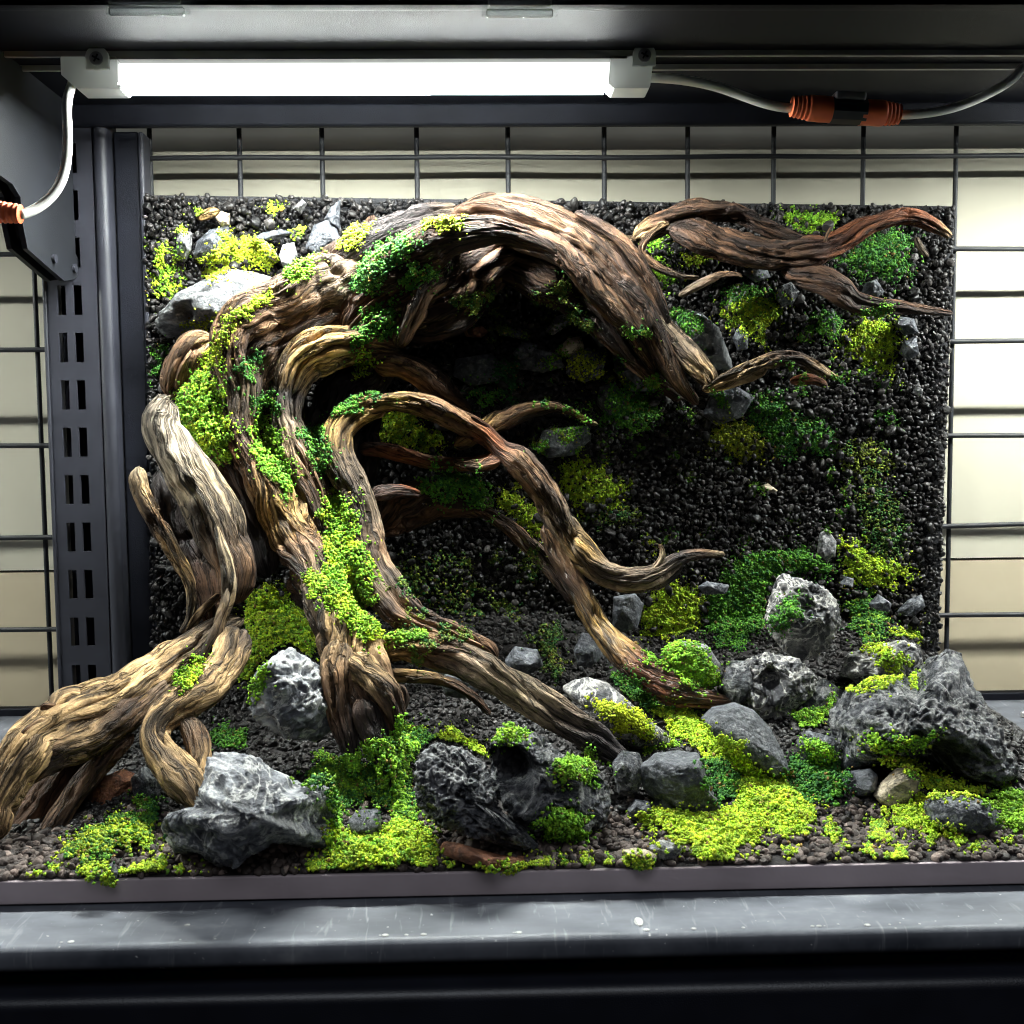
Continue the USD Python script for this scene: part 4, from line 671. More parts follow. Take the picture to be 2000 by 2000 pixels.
# stones on the back panel
o = [(305, 615), (345, 570), (400, 545), (450, 523), (500, 530), (562, 545), (540, 575), (480, 605), (440, 625), (390, 650), (330, 665), (302, 645)]
rock('rock', o, 0.935, 0.03, 231, 'rock_lava', 'rounded grey rough lava boulder at the left of the panel above the stub', amp=0.08, pit=0.06, holes=((355, 607, 14, 0.015),))
o = [(1285, 625), (1320, 600), (1370, 610), (1405, 640), (1425, 690), (1435, 722), (1390, 725), (1340, 700), (1300, 670)]
rock('rock', o, 0.925, 0.03, 232, 'rock_lava', 'grey rough lava rock with a round pit behind the hooked branch', amp=0.05, pit=0.08, holes=((1390, 683, 8, 0.012),))
chips = [
 ([(595, 485), (612, 440), (648, 425), (668, 470), (650, 498), (615, 498)], 'slate', 'triangular grey slate in the upper left, right one of the slate group'),
 ([(632, 430), (645, 405), (666, 388), (664, 425), (666, 450)], 'slate', 'thin upright slate sliver behind the triangular slate'),
 ([(342, 505), (346, 455), (360, 448), (376, 455), (374, 490), (362, 512)], 'slate_pale', 'pale upright rectangular stone at the far left of the panel'),
 ([(376, 500), (385, 470), (410, 448), (445, 440), (456, 465), (440, 500), (400, 520)], 'slate', 'dark rounded slate right of the pale rectangular stone'),
 ([(484, 472), (510, 455), (550, 447), (575, 455), (550, 466), (510, 474)], 'slate', 'long thin slate sliver lying between the upper left slates'),
 ([(505, 474), (520, 470), (545, 500), (538, 512), (518, 498)], 'slate_pale', 'pale pointed stone chip below the long slate sliver'),
 ([(545, 500), (552, 478), (575, 472), (582, 500), (570, 525), (552, 522)], 'slate_pale', 'pale oval stone chip beside the pale pointed chip'),
 ([(420, 425), (432, 412), (450, 418), (448, 440), (434, 446)], 'rock_tan', 'cream stone chip beside the orange wood chip'),
 ([(575, 405), (590, 388), (600, 398), (588, 420)], 'slate_pale', 'white pointed chip near the top edge of the panel'),
 ([(1064, 648), (1085, 618), (1108, 612), (1118, 628), (1095, 645), (1080, 656)], 'slate_pale', 'light angular chip in the dark under the big arch'),
 ([(1135, 625), (1160, 605), (1198, 625), (1205, 665), (1170, 680)], 'slate', 'dark square slate under the big arch, nearest the right strand'),
 ([(960, 640), (985, 636), (1035, 655), (1020, 664), (980, 655)], 'slate', 'dark blue grey sliver in the dark under the big arch'),
 ([(905, 645), (940, 636), (956, 648), (940, 660), (910, 658)], 'rock_rust', 'reddish brown chip in the dark under the big arch'),
 ([(1080, 690), (1110, 660), (1135, 656), (1142, 680), (1110, 698)], 'rock_tan', 'brown triangular chip below the light angular chip'),
 ([(1105, 730), (1110, 695), (1150, 678), (1185, 700), (1175, 735), (1140, 748)], 'slate', 'moss speckled rounded rock in the middle of the panel'),
 ([(1195, 690), (1230, 690), (1275, 740), (1285, 765), (1230, 765), (1200, 725)], 'slate', 'dark slab beside the lower end of the big arch'),
 ([(1165, 790), (1170, 755), (1200, 748), (1225, 775), (1215, 808), (1185, 812)], 'slate', 'rounded dark stone below the moss speckled rock'),
 ([(885, 735), (890, 700), (960, 690), (985, 715), (975, 745), (920, 755)], 'slate', 'broad dark slab behind the crossing branches'),
 ([(1005, 705), (1040, 680), (1090, 690), (1105, 718), (1060, 728), (1015, 722)], 'slate', 'flat dark slab right of the broad dark slab'),
 ([(1045, 880), (1060, 840), (1150, 830), (1155, 860), (1120, 890), (1070, 895)], 'slate', 'blue grey slab under the tip of the short middle branch'),
 ([(1000, 690), (1020, 668), (1050, 672), (1046, 695), (1015, 705)], 'slate', 'small dark chip above the flat dark slab'),
 ([(1450, 535), (1470, 518), (1498, 525), (1506, 542), (1475, 552)], 'slate', 'blue grey chip beside the small curved twig'),
 ([(1420, 598), (1432, 560), (1450, 552), (1458, 570), (1440, 608)], 'slate_pale', 'leaning rectangular slate chip in the lime moss'),
 ([(1515, 585), (1520, 560), (1545, 550), (1562, 570), (1548, 595), (1528, 598)], 'rock_dark', 'shiny round black stone right of the leaning slate chip'),
 ([(1600, 650), (1608, 618), (1625, 600), (1645, 640), (1625, 662)], 'slate', 'dark pointed slate below the lower right branch'),
 ([(1678, 580), (1690, 552), (1712, 545), (1728, 570), (1710, 585)], 'slate', 'dark smooth stone in the fork of the upper right branch'),
 ([(1745, 632), (1760, 618), (1785, 622), (1795, 650), (1765, 655)], 'slate', 'dark stone below the thin end of the lower right branch'),
 ([(1755, 690), (1765, 665), (1790, 655), (1795, 690), (1775, 705)], 'slate', 'black stone near the right edge below the thin branch'),
 ([(1430, 660), (1440, 640), (1462, 655), (1460, 682), (1440, 685)], 'slate', 'small dark stone right of the pitted lava rock'),
 ([(1370, 810), (1390, 770), (1440, 755), (1475, 775), (1450, 815), (1400, 832)], 'slate', 'dark slab in the shadow below the hooked branch'),
 ([(1595, 1080), (1600, 1042), (1615, 1030), (1634, 1058), (1632, 1085), (1612, 1095)], 'slate_pale', 'upright grey stone at the foot of the right gravel'),
 ([(1195, 1225), (1198, 1165), (1240, 1158), (1258, 1180), (1245, 1228), (1215, 1235)], 'slate', 'blue grey upright slab behind the lower arch foot'),
 ([(1362, 1145), (1380, 1135), (1425, 1142), (1418, 1160), (1375, 1162)], 'slate', 'flat blue black stone right of the curling branch tip'),
 ([(1485, 948), (1500, 944), (1520, 958), (1510, 964), (1492, 957)], 'rock_tan', 'small beige chip on the dark gravel right of centre'),
 ([(1780, 768), (1790, 752), (1803, 760), (1800, 775)], 'slate_pale', 'small pale pebble at the right edge of the gravel'),
 ([(1695, 1180), (1715, 1160), (1742, 1178), (1738, 1195), (1712, 1192)], 'slate', 'dark chip in the moss above the light knobbly rock'),
 ([(1750, 1195), (1772, 1172), (1800, 1160), (1808, 1185), (1780, 1205)], 'slate', 'blue black stone near the lower right corner of the panel'),
 ([(1640, 1140), (1650, 1125), (1668, 1130), (1665, 1148)], 'slate', 'small black stone right of the upright veined rock'),
]
for k, (o, m, lab) in enumerate(chips):
    cyy = np.mean([p[1] for p in o])
    rock('stone_chip', o, 0.938 if cyy < 1000 else (0.90 if cyy < 1120 else 0.86), 0.012, 300 + k, m, lab, 'stone', amp=0.08, facets=7, sub=4)
pp = at(1993, 1385, 0.97); tg = trimesh.creation.extrude_polygon(Polygon([(0, 0), (0.05, 0.004), (0.05, 0.02), (0.012, 0.022), (-0.008, 0.016)]), 0.004, engine='earcut')
tg.apply_translation([pp[0] - 0.004, 0.93, 0.0006]); tag(obj('paper_scrap', tg, 'paper_white'), 'white paper scrap lying on the shelf at the right picture edge', 'paper')

# ------------------------------------------------------------------ moss: crumbs laid where it grows
ALL = trimesh.util.concatenate([trimesh.Trimesh(v, f, process=False) for v, f in SOLID])
RAYS = trimesh.ray.ray_pyembree.RayMeshIntersector(ALL)
LIME, YELL, GRN, DEEP, OLIVE = np.array((0.36, 0.62, 0.03)), np.array((0.62, 0.72, 0.03)), np.array((0.16, 0.42, 0.03)), np.array((0.028, 0.13, 0.035)), np.array((0.22, 0.26, 0.03))
MC = dict(l=LIME, y=YELL, g=GRN, d=DEEP, o=OLIVE)
OV = np.array([[1, 0, 0], [-1, 0, 0], [0, 1, 0], [0, -1, 0], [0, 0, 1], [0, 0, -1]], float); OF = np.array([[0, 2, 4], [2, 1, 4], [1, 3, 4], [3, 0, 4], [2, 0, 5], [1, 2, 5], [3, 1, 5], [0, 3, 5]])
def crumbs(P, R, C, rgx):
    n = len(P); q = rgx.normal(size=(n, 3, 3)); Q, _ = np.linalg.qr(q)
    v = OV[None] * (1 + rgx.uniform(-0.4, 0.4, (n, 6, 1))) * rgx.uniform(0.6, 1.4, (n, 1, 3))
    v = np.einsum('nij,nkj->nki', Q, v) * R[:, None, None] + P[:, None]
    f = OF[None] + (np.arange(n) * 6)[:, None, None]
    return v.reshape(-1, 3), f.reshape(-1, 3), np.repeat(C, 6, axis=0)
def moss_points(polys, rgx, dens, thick, ymin=None, ymax=None, step=3.6):
    pts, hts = [], []
    for poly in polys:
        pg = make_valid(Polygon(poly)). buffer(3); x0, y0, x1, y1 = pg.bounds; n = int(pg.area / step ** 2 * dens * 3.2)
        xy = rgx.uniform((x0 - 8, y0 - 8), (x1 + 8, y1 + 8), (int(n * 1.4 * (x1 - x0 + 16) * (y1 - y0 + 16) / pg.area) + 30, 2))
        fr = meshkit.fbm(np.c_[xy / 16, xy[:, 0] * 0], 3, 77); inn = contains_xy(pg, xy[:, 0] + (fr - 0.5) * 40, xy[:, 1] + (meshkit.fbm(np.c_[xy / 16, xy[:, 0] * 0 + 9], 3, 78) - 0.5) * 40)
        xy = xy[inn]; 
        xy = xy[:n]
        ring = pg.buffer(24).difference(pg); rx0, ry0, rx1, ry1 = ring.bounds; rp = rgx.uniform((rx0, ry0), (rx1, ry1), (int(n * 0.22) + 6, 2)); rp = rp[contains_xy(ring, rp[:, 0], rp[:, 1])]
        rp = rp[meshkit.fbm(np.c_[rp / 14, rp[:, 0] * 0 + 2], 2, 91) > 0.5]; xy = np.vstack([xy, rp])     # creeping rim
        pts.append(xy)
        dist = np.where(contains_xy(pg, xy[:, 0], xy[:, 1]), shapely.distance(pg.boundary, shapely.points(xy)), 0) if len(xy) else np.zeros(0); hts.append(np.clip(dist / 26, 0.15, 1) ** 0.6)
    xy, h = np.vstack(pts), np.concatenate(hts)
    gap = meshkit.fbm(np.c_[xy / 11, xy[:, 0] * 0 + 4], 3, 55); ok = gap < 0.47 + 0.42 * h; xy, h = xy[ok], h[ok]; xy = xy + rgx.normal(0, 3.0, xy.shape)
    d = fw + ((xy[:, 0] - 1000) / F)[:, None] * rt + ((1000 - xy[:, 1]) / F)[:, None] * up; d /= np.linalg.norm(d, axis=1, keepdims=True)
    loc, ri, ti = RAYS.intersects_location(np.tile(CAM, (len(d), 1)), d, multiple_hits=False)
    N = ALL.face_normals[ti]; dd = d[ri]; N = np.where((N * dd).sum(1, keepdims=True) > 0, -N, N); h = h[ri]; xy = xy[ri]
    ok = np.ones(len(loc), bool)
    if ymin: ok &= loc[:, 1] > ymin
    if ymax: ok &= loc[:, 1] < ymax
    return loc[ok], N[ok], h[ok], xy[ok]
def moss(polys, mix, label, seed, dens=1.0, thick=0.006, size=1.0, ymin=None, ymax=None, name='moss_cushion', cat='moss', kind=None, sparse=False):
    if np.ndim(polys[0]) == 1: polys = [polys]
    rgx = np.random.default_rng(seed)
    loc, N, h, xy = moss_points(polys, rgx, dens, thick, ymin, ymax)
    if not len(loc): print('no moss', label); return
    if kind is None:
        from scipy.spatial import cKDTree
        from scipy.sparse import coo_matrix
        from scipy.sparse.csgraph import connected_components
        pr = cKDTree(loc).query_pairs(0.018, output_type='ndarray'); nn = len(loc)
        _, lb_ = connected_components(coo_matrix((np.ones(len(pr)), (pr[:, 0], pr[:, 1])), (nn, nn)), directed=False)
        keep = lb_ == np.bincount(lb_).argmax(); loc, N, h, xy = loc[keep], N[keep], h[keep], xy[keep]
    N = N * 0.7 + np.array([0, -0.25, 0.35]); N /= np.linalg.norm(N, axis=1, keepdims=True)
    lump = meshkit.fbm(loc * 260, 2, seed)                       # small heads
    base = np.where(loc[:, 2] - ground_z(loc[:, 0], loc[:, 1]) < 0.002, 0.0025, 0.0005)
    hh = base + 0.66 * thick * h * (0.35 + 1.3 * lump) * (0.55 + 0.45 * np.sqrt(rgx.random(len(loc))))
    P = loc + N * hh[:, None]
    R = rgx.uniform(0.00075, 0.00155, len(P)) * size * (0.75 + 0.25 * h)
    cols = np.array([MC[c] for c in mix]); t = np.clip(meshkit.fbm(loc * 90 + seed, 3, seed + 3) * 1.6 - 0.3 + rgx.normal(0, 0.20, len(P)), 0, 0.999) * (len(mix) - 1)
    i0 = np.floor(t).astype(int); i1 = np.minimum(i0 + 1, len(mix) - 1); C = cols[i0] + (cols[i1] - cols[i0]) * (t - i0)[:, None]
    dk = np.clip(meshkit.fbm(loc * 330 + seed * 2, 2, seed + 8) * 2.6 - 0.75, 0, 1)[:, None]      # young bright heads over older dark green
    C = C * dk + (C * 0.45 + DEEP * 0.35) * (1 - dk); C = C * rgx.uniform(0.65, 1.3, (len(P), 1))
    dry = rgx.random(len(P)) < 0.035; C[dry] = np.array((0.26, 0.17, 0.05)) * rgx.uniform(0.5, 1.2, (dry.sum(), 1))
    v, f, c = crumbs(P, R, C, rgx)
    tag(obj(name, trimesh.Trimesh(v, f, process=False), 'moss', smooth=True, prim={'tint': c}), label, cat, None, kind)
B = lambda *p: list(p)
moss(B((345, 760), (400, 735), (425, 740), (432, 800), (445, 850), (448, 890), (425, 905), (390, 880), (350, 830), (338, 790)), 'lgly', 'bright lime moss cushion between the grey stump and the trunk', 401, thick=.010, dens=1.6)
moss(B((405, 690), (425, 665), (440, 640), (452, 650), (428, 700), (412, 730), (400, 725)), 'lyl', 'thin lime moss strip along the left side of the trunk', 402)
moss(B((425, 640), (470, 605), (520, 575), (522, 590), (470, 625), (440, 655)), 'yly', 'yellow moss strip along the top of the trunk bend below the lava boulder', 403)
moss(B((495, 815), (515, 805), (540, 850), (560, 905), (572, 960), (555, 965), (520, 920), (498, 870)), 'lgl', 'lime moss strip between the two left trunk strands', 404, thick=.008, dens=1.4)
moss(B((500, 775), (535, 770), (540, 795), (515, 805), (497, 795)), 'gdg', 'small green moss tuft above the lime strip between the trunk strands', 405)
moss(B((630, 985), (645, 968), (680, 975), (692, 1010), (690, 1060), (715, 1075), (720, 1130), (728, 1180), (700, 1205), (660, 1170), (635, 1110), (640, 1050)), 'lgly', 'tall lime moss cushion running down beside the central strand', 406, thick=.007, dens=1.3)
moss(B((600, 1130), (640, 1130), (680, 1165), (720, 1205), (775, 1215), (785, 1225), (760, 1250), (720, 1255), (690, 1225), (655, 1190), (620, 1160)), 'yllg', 'yellow lime moss draped over the root above the trunk foot', 407, thick=.006, dens=1.2)
moss(B((490, 1160), (520, 1140), (550, 1150), (580, 1190), (620, 1235), (618, 1280), (580, 1290), (560, 1265), (535, 1265), (500, 1320), (472, 1330), (480, 1260), (478, 1200)), 'glyg', 'broad green and yellow moss right above the grey and white craggy rock', 408, thick=.010, dens=1.5)
moss(B((345, 1320), (380, 1280), (400, 1290), (375, 1335), (350, 1345)), 'gly', 'moss tuft in the fork of the tan roots', 409)
moss(B((690, 540), (720, 500), (770, 470), (815, 465), (800, 500), (755, 540), (735, 570), (700, 575), (688, 560)), 'gdg', 'green moss clump in the notch of the upper trunk', 410, thick=.008, dens=1.3)
moss(B((785, 545), (820, 520), (855, 530), (840, 555), (805, 565), (782, 560)), 'dgd', 'small dark green moss clump right of the notch moss', 411, thick=.006)
moss(B((695, 660), (715, 610), (740, 590), (765, 600), (770, 635), (735, 660), (700, 685)), 'dgd', 'dark green moss clump on the shaded middle of the trunk', 412, thick=.007)
moss(B((832, 435), (870, 420), (915, 432), (900, 445), (850, 448)), 'yyl', 'yellow moss tuft on top of the arch under the lamp', 413, thick=.006)
moss(B((695, 705), (725, 695), (728, 725), (705, 730)), 'dly', 'tiny moss tuft beside the hollow under the trunk', 414)
moss(B((740, 850), (760, 805), (800, 805), (830, 840), (870, 850), (872, 870), (830, 880), (780, 875), (745, 865)), 'glyg', 'bushy lime green moss on the inner curve of the lower arch', 415, thick=.010, dens=1.3)
moss(B((650, 800), (690, 770), (745, 755), (745, 775), (700, 795), (660, 815)), 'dg', 'dark green moss edging the ledge behind the lower arch', 416, thick=.005)
moss(B((590, 840), (635, 835), (645, 870), (640, 920), (610, 910), (595, 870)), 'dgd', 'dark moss between the strands left of the lower arch', 417, thick=.006)
moss(B((815, 935), (860, 912), (910, 925), (960, 940), (1000, 970), (990, 1000), (950, 990), (900, 975), (840, 970)), 'dgd', 'dark green moss hanging along the lower arch over the cave', 418, thick=.009, dens=1.2)
moss(B((965, 955), (1005, 960), (1040, 990), (1060, 1040), (1045, 1045), (1010, 1020), (975, 985)), 'gyly', 'yellow green moss in the fork of the lower arch', 419, thick=.007)
moss(B((890, 765), (930, 762), (1010, 785), (1000, 800), (950, 800), (905, 795)), 'oob', 'x', 420) if False else None
moss(B((1258, 1060), (1280, 1048), (1290, 1065), (1275, 1075)), 'lyl', 'tiny lime moss tuft on the hooked twig tip', 421, thick=.004)
# on the panel
moss([B((305, 480), (335, 475), (350, 520), (365, 545), (340, 580), (310, 590), (302, 540))], 'gly', 'green moss at the far left edge of the panel above the lava boulder', 430, dens=.9)
moss([B((395, 530), (420, 490), (450, 465), (500, 470), (540, 500), (530, 530), (470, 520), (420, 540))], 'lyyl', 'large yellow moss clump among the upper left slates', 431, thick=.008, dens=1.2)
moss([B((555, 530), (590, 495), (620, 510), (610, 535), (575, 550))], 'gl', 'green moss below the pale oval stone chip', 432)
moss([B((670, 440), (690, 415), (710, 420), (712, 465), (700, 490), (672, 480))], 'yyl', 'bright yellow moss beside the broken wood stub at the panel top', 433, thick=.008)
moss([B((350, 640), (420, 615), (450, 620), (420, 645), (370, 655))], 'yo', 'thin yellow moss on the lower side of the lava boulder', 434, thick=.003, dens=.5)
moss([B((302, 690), (325, 680), (335, 720), (315, 735), (300, 730))], 'dg', 'dark moss in the left edge shade beside the stub', 435)
moss([B((1510, 425), (1560, 412), (1625, 420), (1630, 450), (1590, 455), (1540, 440))], 'gl', 'green moss behind the upper right branch near the top edge', 436, thick=.007, dens=1.1)
moss([B((1640, 510), (1690, 475), (1750, 450), (1780, 470), (1775, 510), (1760, 550), (1720, 545), (1665, 525))], 'gdg', 'green moss in the fork at the upper right', 437, thick=.008, dens=1.2)
moss([B((1248, 510), (1275, 500), (1320, 535), (1325, 555), (1280, 560), (1255, 545))], 'lg', 'lime green moss where the big arch meets the crown branch', 438, thick=.008, dens=1.3)
moss([B((1270, 465), (1300, 455), (1310, 480), (1290, 500), (1272, 490))], 'gl', 'small green moss tuft above the crown twig', 439)
moss([B((1325, 515), (1350, 492), (1380, 485), (1390, 505), (1360, 522))], 'yl', 'yellow moss tuft under the crown branch hollow', 440, thick=.007)
moss([B((1270, 620), (1310, 605), (1370, 625), (1372, 655), (1330, 655), (1290, 645))], 'dg', 'dark green moss on top of the pitted lava rock', 441, thick=.006)
moss([B((1405, 610), (1440, 585), (1490, 580), (1520, 590), (1530, 630), (1490, 640), (1490, 670), (1450, 650), (1415, 630))], 'lygy', 'yellow green moss clump among slates right of the lava rock', 442, thick=.008, dens=1.2)
moss([B((1400, 580), (1460, 555), (1520, 570), (1500, 590), (1430, 590))], 'dg', 'dark green moss above the yellow clump among slates', 443)
moss([B((1650, 660), (1690, 625), (1740, 640), (1745, 690), (1740, 735), (1700, 720), (1650, 705))], 'yly', 'yellow moss clump under the thin right branch', 444, thick=.007, dens=1.1)
moss([B((1560, 620), (1610, 600), (1650, 630), (1620, 660), (1570, 640))], 'dg', 'dark scattered moss left of the yellow clump under the thin branch', 445, dens=.6)
moss([B((1090, 940), (1110, 905), (1150, 895), (1190, 925), (1225, 950), (1200, 985), (1150, 990), (1130, 1000), (1105, 970))], 'yly', 'yellow moss clump beside the central arch on the dark gravel', 446, thick=.007, dens=1.0)
moss([B((1170, 830), (1200, 760), (1240, 750), (1290, 800), (1280, 840), (1230, 850))], 'dgd', 'dark green moss patch below the rounded dark stone', 447, dens=.9)
moss([B((1175, 730), (1195, 725), (1210, 745), (1195, 755), (1178, 748))], 'oy', 'tiny olive moss tuft beside the moss speckled rock', 448)
moss([B((970, 720), (1000, 690), (1020, 720), (1010, 780), (980, 770))], 'dd', 'deep green moss strip in the shade under the arch', 449)
moss([B((905, 770), (930, 755), (980, 770), (1000, 785), (950, 785))], 'dg', 'deep green moss behind the middle branch fork', 450)
moss([B((1380, 860), (1410, 830), (1450, 820), (1480, 850), (1500, 880), (1450, 895), (1400, 880))], 'yoy', 'olive yellow moss on the gravel below the hooked branch', 451, dens=.9)
moss([B((1460, 790), (1530, 770), (1570, 820), (1620, 830), (1640, 880), (1580, 890), (1520, 880), (1480, 840))], 'gdg', 'broad green moss patch right of the olive moss on the gravel', 452, dens=.8, thick=.005)
moss([B((1720, 815), (1740, 808), (1752, 820), (1742, 832), (1722, 828))], 'gd', 'tiny lone green moss tuft on the right gravel', 453)
moss([B((1100, 700), (1140, 690), (1175, 705), (1170, 735), (1130, 742))], 'oyo', 'olive moss film on the moss speckled rock', 454, thick=.003, dens=.6)
moss([B((1660, 970), (1720, 940), (1760, 980), (1770, 1060), (1740, 1120), (1700, 1080), (1680, 1020))], 'odo', 'sparse olive moss down the right side of the panel', 455, dens=.35, thick=.004)
moss([B((1420, 1110), (1450, 1080), (1540, 1070), (1600, 1085), (1630, 1120), (1550, 1120), (1505, 1140), (1495, 1180), (1490, 1230), (1450, 1270), (1400, 1260), (1370, 1220), (1390, 1160))], 'dgd', 'large dark green moss carpet left of the upright veined rock', 456, thick=.010, dens=1.3)
moss([B((1640, 1060), (1670, 1065), (1700, 1090), (1760, 1100), (1775, 1120), (1740, 1140), (1700, 1150), (1660, 1130), (1650, 1100))], 'yly', 'yellow moss band above and right of the upright veined rock', 457, thick=.008, dens=1.2)
moss([B((1650, 1180), (1690, 1160), (1720, 1190), (1740, 1230), (1720, 1260), (1680, 1255), (1655, 1220))], 'gdl', 'green moss right of the upright veined rock', 458, thick=.008, dens=1.1)
moss([B((1655, 1245), (1700, 1230), (1720, 1260), (1770, 1290), (1760, 1310), (1720, 1295), (1680, 1265))], 'yl', 'yellow moss running down over the light knobbly rock', 459, thick=.007, dens=1.2)
moss([B((1745, 1240), (1790, 1220), (1800, 1250), (1770, 1280), (1750, 1265))], 'yg', 'yellow moss tuft at the lower right corner of the panel', 460)
moss([B((1245, 1200), (1290, 1150), (1350, 1145), (1370, 1180), (1360, 1230), (1310, 1245), (1260, 1240))], 'yly', 'yellow moss clump right of the arch foot on the ground', 461, thick=.009, dens=1.2)
moss([B((1262, 1265), (1310, 1250), (1370, 1270), (1400, 1305), (1405, 1335), (1360, 1338), (1310, 1310), (1275, 1290))], 'lgl', 'smooth lime green moss cushion on the flat rock above the red root', 462, thick=.006, dens=1.6)
moss([B((1185, 1325), (1220, 1320), (1280, 1360), (1290, 1390), (1250, 1385), (1210, 1350))], 'gd', 'green moss between the pale ridged rock and the red root', 463, thick=.006, dens=1.3)
moss([B((1165, 1375), (1195, 1372), (1240, 1400), (1280, 1425), (1270, 1440), (1220, 1420), (1175, 1395))], 'yyl', 'yellow moss cushion lying on the pale ridged rock', 464, thick=.007, dens=1.4)
moss([B((1285, 1395), (1330, 1385), (1380, 1425), (1440, 1460), (1455, 1490), (1400, 1495), (1340, 1455), (1300, 1430))], 'yly', 'wide yellow moss bank left of the triangular boulder', 465, thick=.009, dens=1.5)
moss([B((1255, 1470), (1280, 1455), (1330, 1460), (1310, 1475), (1265, 1480))], 'lg', 'lime moss on top of the dark angular rock', 466, thick=.005, dens=1.4)
moss([B((1375, 1490), (1430, 1490), (1460, 1520), (1440, 1560), (1410, 1570), (1390, 1530))], 'gdg', 'green moss right of the dark angular rock', 467, thick=.008, dens=1.3)
moss([B((1440, 1530), (1490, 1520), (1540, 1540), (1575, 1580), (1600, 1612), (1560, 1630), (1500, 1615), (1440, 1600))], 'yly', 'large yellow moss carpet below the triangular boulder in the right front', 468, thick=.009, dens=1.5)
moss([B((1245, 1585), (1300, 1592), (1380, 1598), (1440, 1590), (1500, 1612), (1480, 1650), (1430, 1670), (1400, 1700), (1365, 1690), (1330, 1650), (1270, 1625))], 'lyly', 'yellow lime moss carpet in front of the dark angular rock', 488, thick=.009, dens=1.5)
moss([B((1535, 1500), (1570, 1480), (1640, 1500), (1650, 1545), (1630, 1565), (1570, 1570), (1535, 1545))], 'gdg', 'round deep green moss cushion between the boulder and the small black block', 469, thick=.012, dens=1.4)
moss([B((1550, 1400), (1590, 1390), (1620, 1370), (1632, 1360), (1625, 1400), (1600, 1425), (1565, 1420))], 'lgl', 'lime moss in the gap left of the peaked rock', 470, thick=.007, dens=1.2)
moss([B((1655, 1340), (1700, 1325), (1790, 1318), (1790, 1330), (1740, 1340), (1680, 1348))], 'yl', 'yellow moss strip along the shoulder of the peaked rock', 471, thick=.007, dens=1.3)
moss([B((1690, 1455), (1720, 1445), (1780, 1440), (1815, 1435), (1812, 1452), (1760, 1462), (1710, 1465))], 'lgy', 'moss strip in the crease at the foot of the peaked rock', 472, thick=.007, dens=1.3)
moss([B((1715, 1490), (1740, 1472), (1780, 1495), (1830, 1530), (1900, 1545), (1910, 1555), (1820, 1552), (1800, 1520), (1760, 1495), (1720, 1505))], 'lyg', 'lime moss behind the tan striped stone', 473, thick=.009, dens=1.4)
moss([B((1730, 1580), (1760, 1578), (1800, 1560), (1805, 1600), (1850, 1625), (1885, 1640), (1880, 1655), (1820, 1640), (1760, 1615))], 'yly', 'yellow moss in front of the tan striped stone', 474, thick=.009, dens=1.4)
moss([B((1930, 1560), (1990, 1555), (2010, 1580), (2010, 1640), (1970, 1630), (1960, 1595))], 'glg', 'green moss at the right picture edge beside the flat grey stone', 475, thick=.009, dens=1.3)
moss([B((1570, 1455), (1600, 1450), (1635, 1470), (1640, 1485), (1600, 1490), (1580, 1480))], 'lg', 'small moss patch between the boulder and the peaked rock', 476, thick=.006)
moss([B((590, 1540), (640, 1485), (700, 1515), (735, 1500), (770, 1445), (810, 1425), (850, 1450), (815, 1480), (800, 1530), (812, 1590), (830, 1630), (780, 1610), (740, 1575), (690, 1570), (655, 1590), (640, 1550))], 'gdlg', 'green moss meadow between the pale rock and the glossy pitted rock', 477, thick=.012, dens=1.6)
moss([B((655, 1600), (680, 1645), (740, 1640), (780, 1605), (835, 1640), (850, 1680), (800, 1700), (730, 1705), (650, 1700), (640, 1670))], 'glyg', 'lime green moss in front of the small black block at the front edge', 487, thick=.010, dens=1.5)
moss([B((850, 1445), (890, 1430), (930, 1460), (955, 1485), (930, 1495), (900, 1475), (870, 1455))], 'yl', 'yellow moss on top of the glossy pitted rock', 478, thick=.006, dens=1.3)
moss([B((1090, 1500), (1110, 1475), (1150, 1475), (1180, 1500), (1160, 1520), (1110, 1520))], 'lg', 'lime moss cushion on the rugged rock beside the root end', 479, thick=.006, dens=1.5)
moss([B((1050, 1612), (1080, 1592), (1110, 1585), (1138, 1605), (1145, 1630), (1115, 1642), (1078, 1640))], 'lgl', 'lime moss cushion low on the front of the rugged rock', 480, thick=.006, dens=1.2)
moss([B((180, 1630), (220, 1615), (270, 1600), (300, 1620), (300, 1655), (260, 1670), (210, 1680), (130, 1690), (140, 1660))], 'gdyg', 'green moss on the gravel under the tan roots at the lower left', 481, thick=.010, dens=1.3)
moss([B((270, 1560), (300, 1560), (310, 1600), (300, 1640), (275, 1600))], 'dgo', 'dark moss left of the big pale rock', 482, thick=.008)
moss([B((240, 1720), (270, 1700), (320, 1700), (330, 1715), (280, 1725), (245, 1735))], 'yl', 'lime moss tuft on the front edge of the tray at the lower left', 483, thick=.007, dens=1.2)
moss([B((405, 1450), (440, 1430), (480, 1440), (480, 1470), (430, 1478)), ], 'dgd', 'dark moss between the white rock and the big pale rock', 484, thick=.007)
moss([B((740, 1150), (800, 1080), (900, 1080), (930, 1160), (900, 1240), (850, 1200), (790, 1180))], 'dod', 'deep green moss far back inside the dark cave', 485, dens=.12, ymin=.86)
moss([B((1055, 1250), (1070, 1220), (1095, 1240), (1085, 1290), (1110, 1320), (1080, 1335), (1060, 1300))], 'do', 'deep green moss at the right inner side of the cave', 486, dens=.6, ymin=.8)
moss([B((1420, 1460), (1460, 1480), (1500, 1525), (1560, 1560), (1590, 1600), (1540, 1600), (1480, 1560), (1430, 1520), (1400, 1480))], 'yly', 'yellow moss slope joining the bank above to the front carpet', 489, thick=.008, dens=1.4)
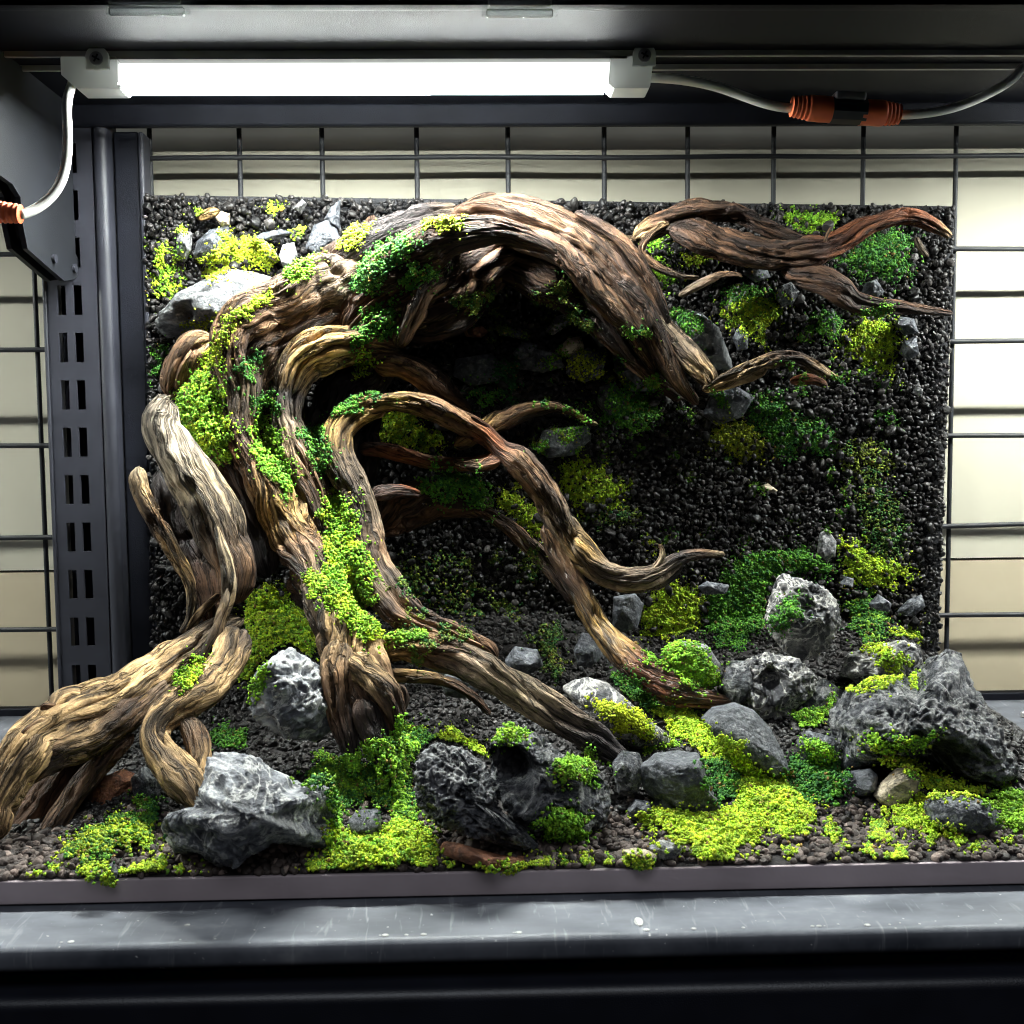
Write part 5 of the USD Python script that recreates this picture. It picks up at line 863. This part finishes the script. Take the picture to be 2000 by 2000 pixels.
moss([B((1500, 1640), (1530, 1600), (1560, 1610), (1550, 1640))], 'yl', 'small yellow moss spill at the tip of the front carpet', 490, thick=.005)
for k, (pl_, mix, lab) in enumerate([
  (B((700, 1215), (760, 1235), (830, 1240), (830, 1252), (760, 1250), (700, 1235)), 'lg', 'thin moss creeping along the top of the long root near the trunk'),
  (B((470, 720), (500, 690), (512, 700), (490, 745), (478, 750)), 'gd', 'thin dark moss in the groove of the upper left trunk'),
  (B((640, 1490), (700, 1470), (760, 1440), (790, 1400), (800, 1415), (770, 1465), (700, 1500)), 'lgl', 'bright moss at the foot of the trunk roots'),
  (B((960, 1440), (1000, 1415), (1040, 1430), (1020, 1445), (980, 1450)), 'lg', 'thin moss on the crest of the rugged rock'),
  (B((1500, 1240), (1530, 1180), (1560, 1170), (1560, 1215), (1530, 1225)), 'dg', 'dark moss speckles on the face of the upright veined rock'),
  (B((1140, 1010), (1200, 985), (1260, 1000), (1240, 1030), (1170, 1030)), 'do', 'dark moss film on the gravel above the curling branch'),
  (B((1640, 870), (1700, 860), (1740, 900), (1720, 950), (1660, 930)), 'doo', 'faint olive moss film on the right gravel below the lone tuft'),
  (B((470, 1350), (500, 1330), (520, 1290), (530, 1300), (510, 1345), (485, 1370)), 'gl', 'moss in the crack left of the grey and white rock')]):
    moss(pl_, mix, lab, 520 + k, thick=.005, dens=0.35 if 'film' in lab else 1.0)
# loose crumbs nobody could count
rgx = np.random.default_rng(9)
def bits(label, regions, mix, seed, n, thick=.002):
    polys = []; r = np.random.default_rng(seed)
    for (x0, y0, x1, y1) in regions:
        for _ in range(n):
            cx, cy, rr = r.uniform(x0, x1), r.uniform(y0, y1), r.uniform(5, 13); a = np.linspace(0, 6.28, 8)[:-1]; polys.append([(cx + rr * math.cos(t), cy + rr * math.sin(t)) for t in a])
    moss(polys, mix, label, seed, dens=1.1, thick=thick, name='moss_crumbs', kind='stuff')
bits('loose green and yellow moss crumbs strewn on the gravel along the front edge', [(600, 1690, 1000, 1722), (1000, 1680, 1400, 1712), (60, 1690, 400, 1735), (1400, 1610, 1990, 1680)], 'lygy', 491, 16)
bits('dark moss crumbs strewn over the right gravel of the panel', [(1250, 760, 1750, 1100), (1540, 580, 1780, 760), (1050, 640, 1300, 900)], 'dgo', 492, 26)
bits('yellow moss crumbs strewn over the upper left gravel', [(310, 400, 620, 470)], 'ylo', 493, 5)
bits('deep green moss crumbs under the big arch', [(900, 560, 1150, 660), (780, 1080, 1050, 1290)], 'dod', 494, 24)
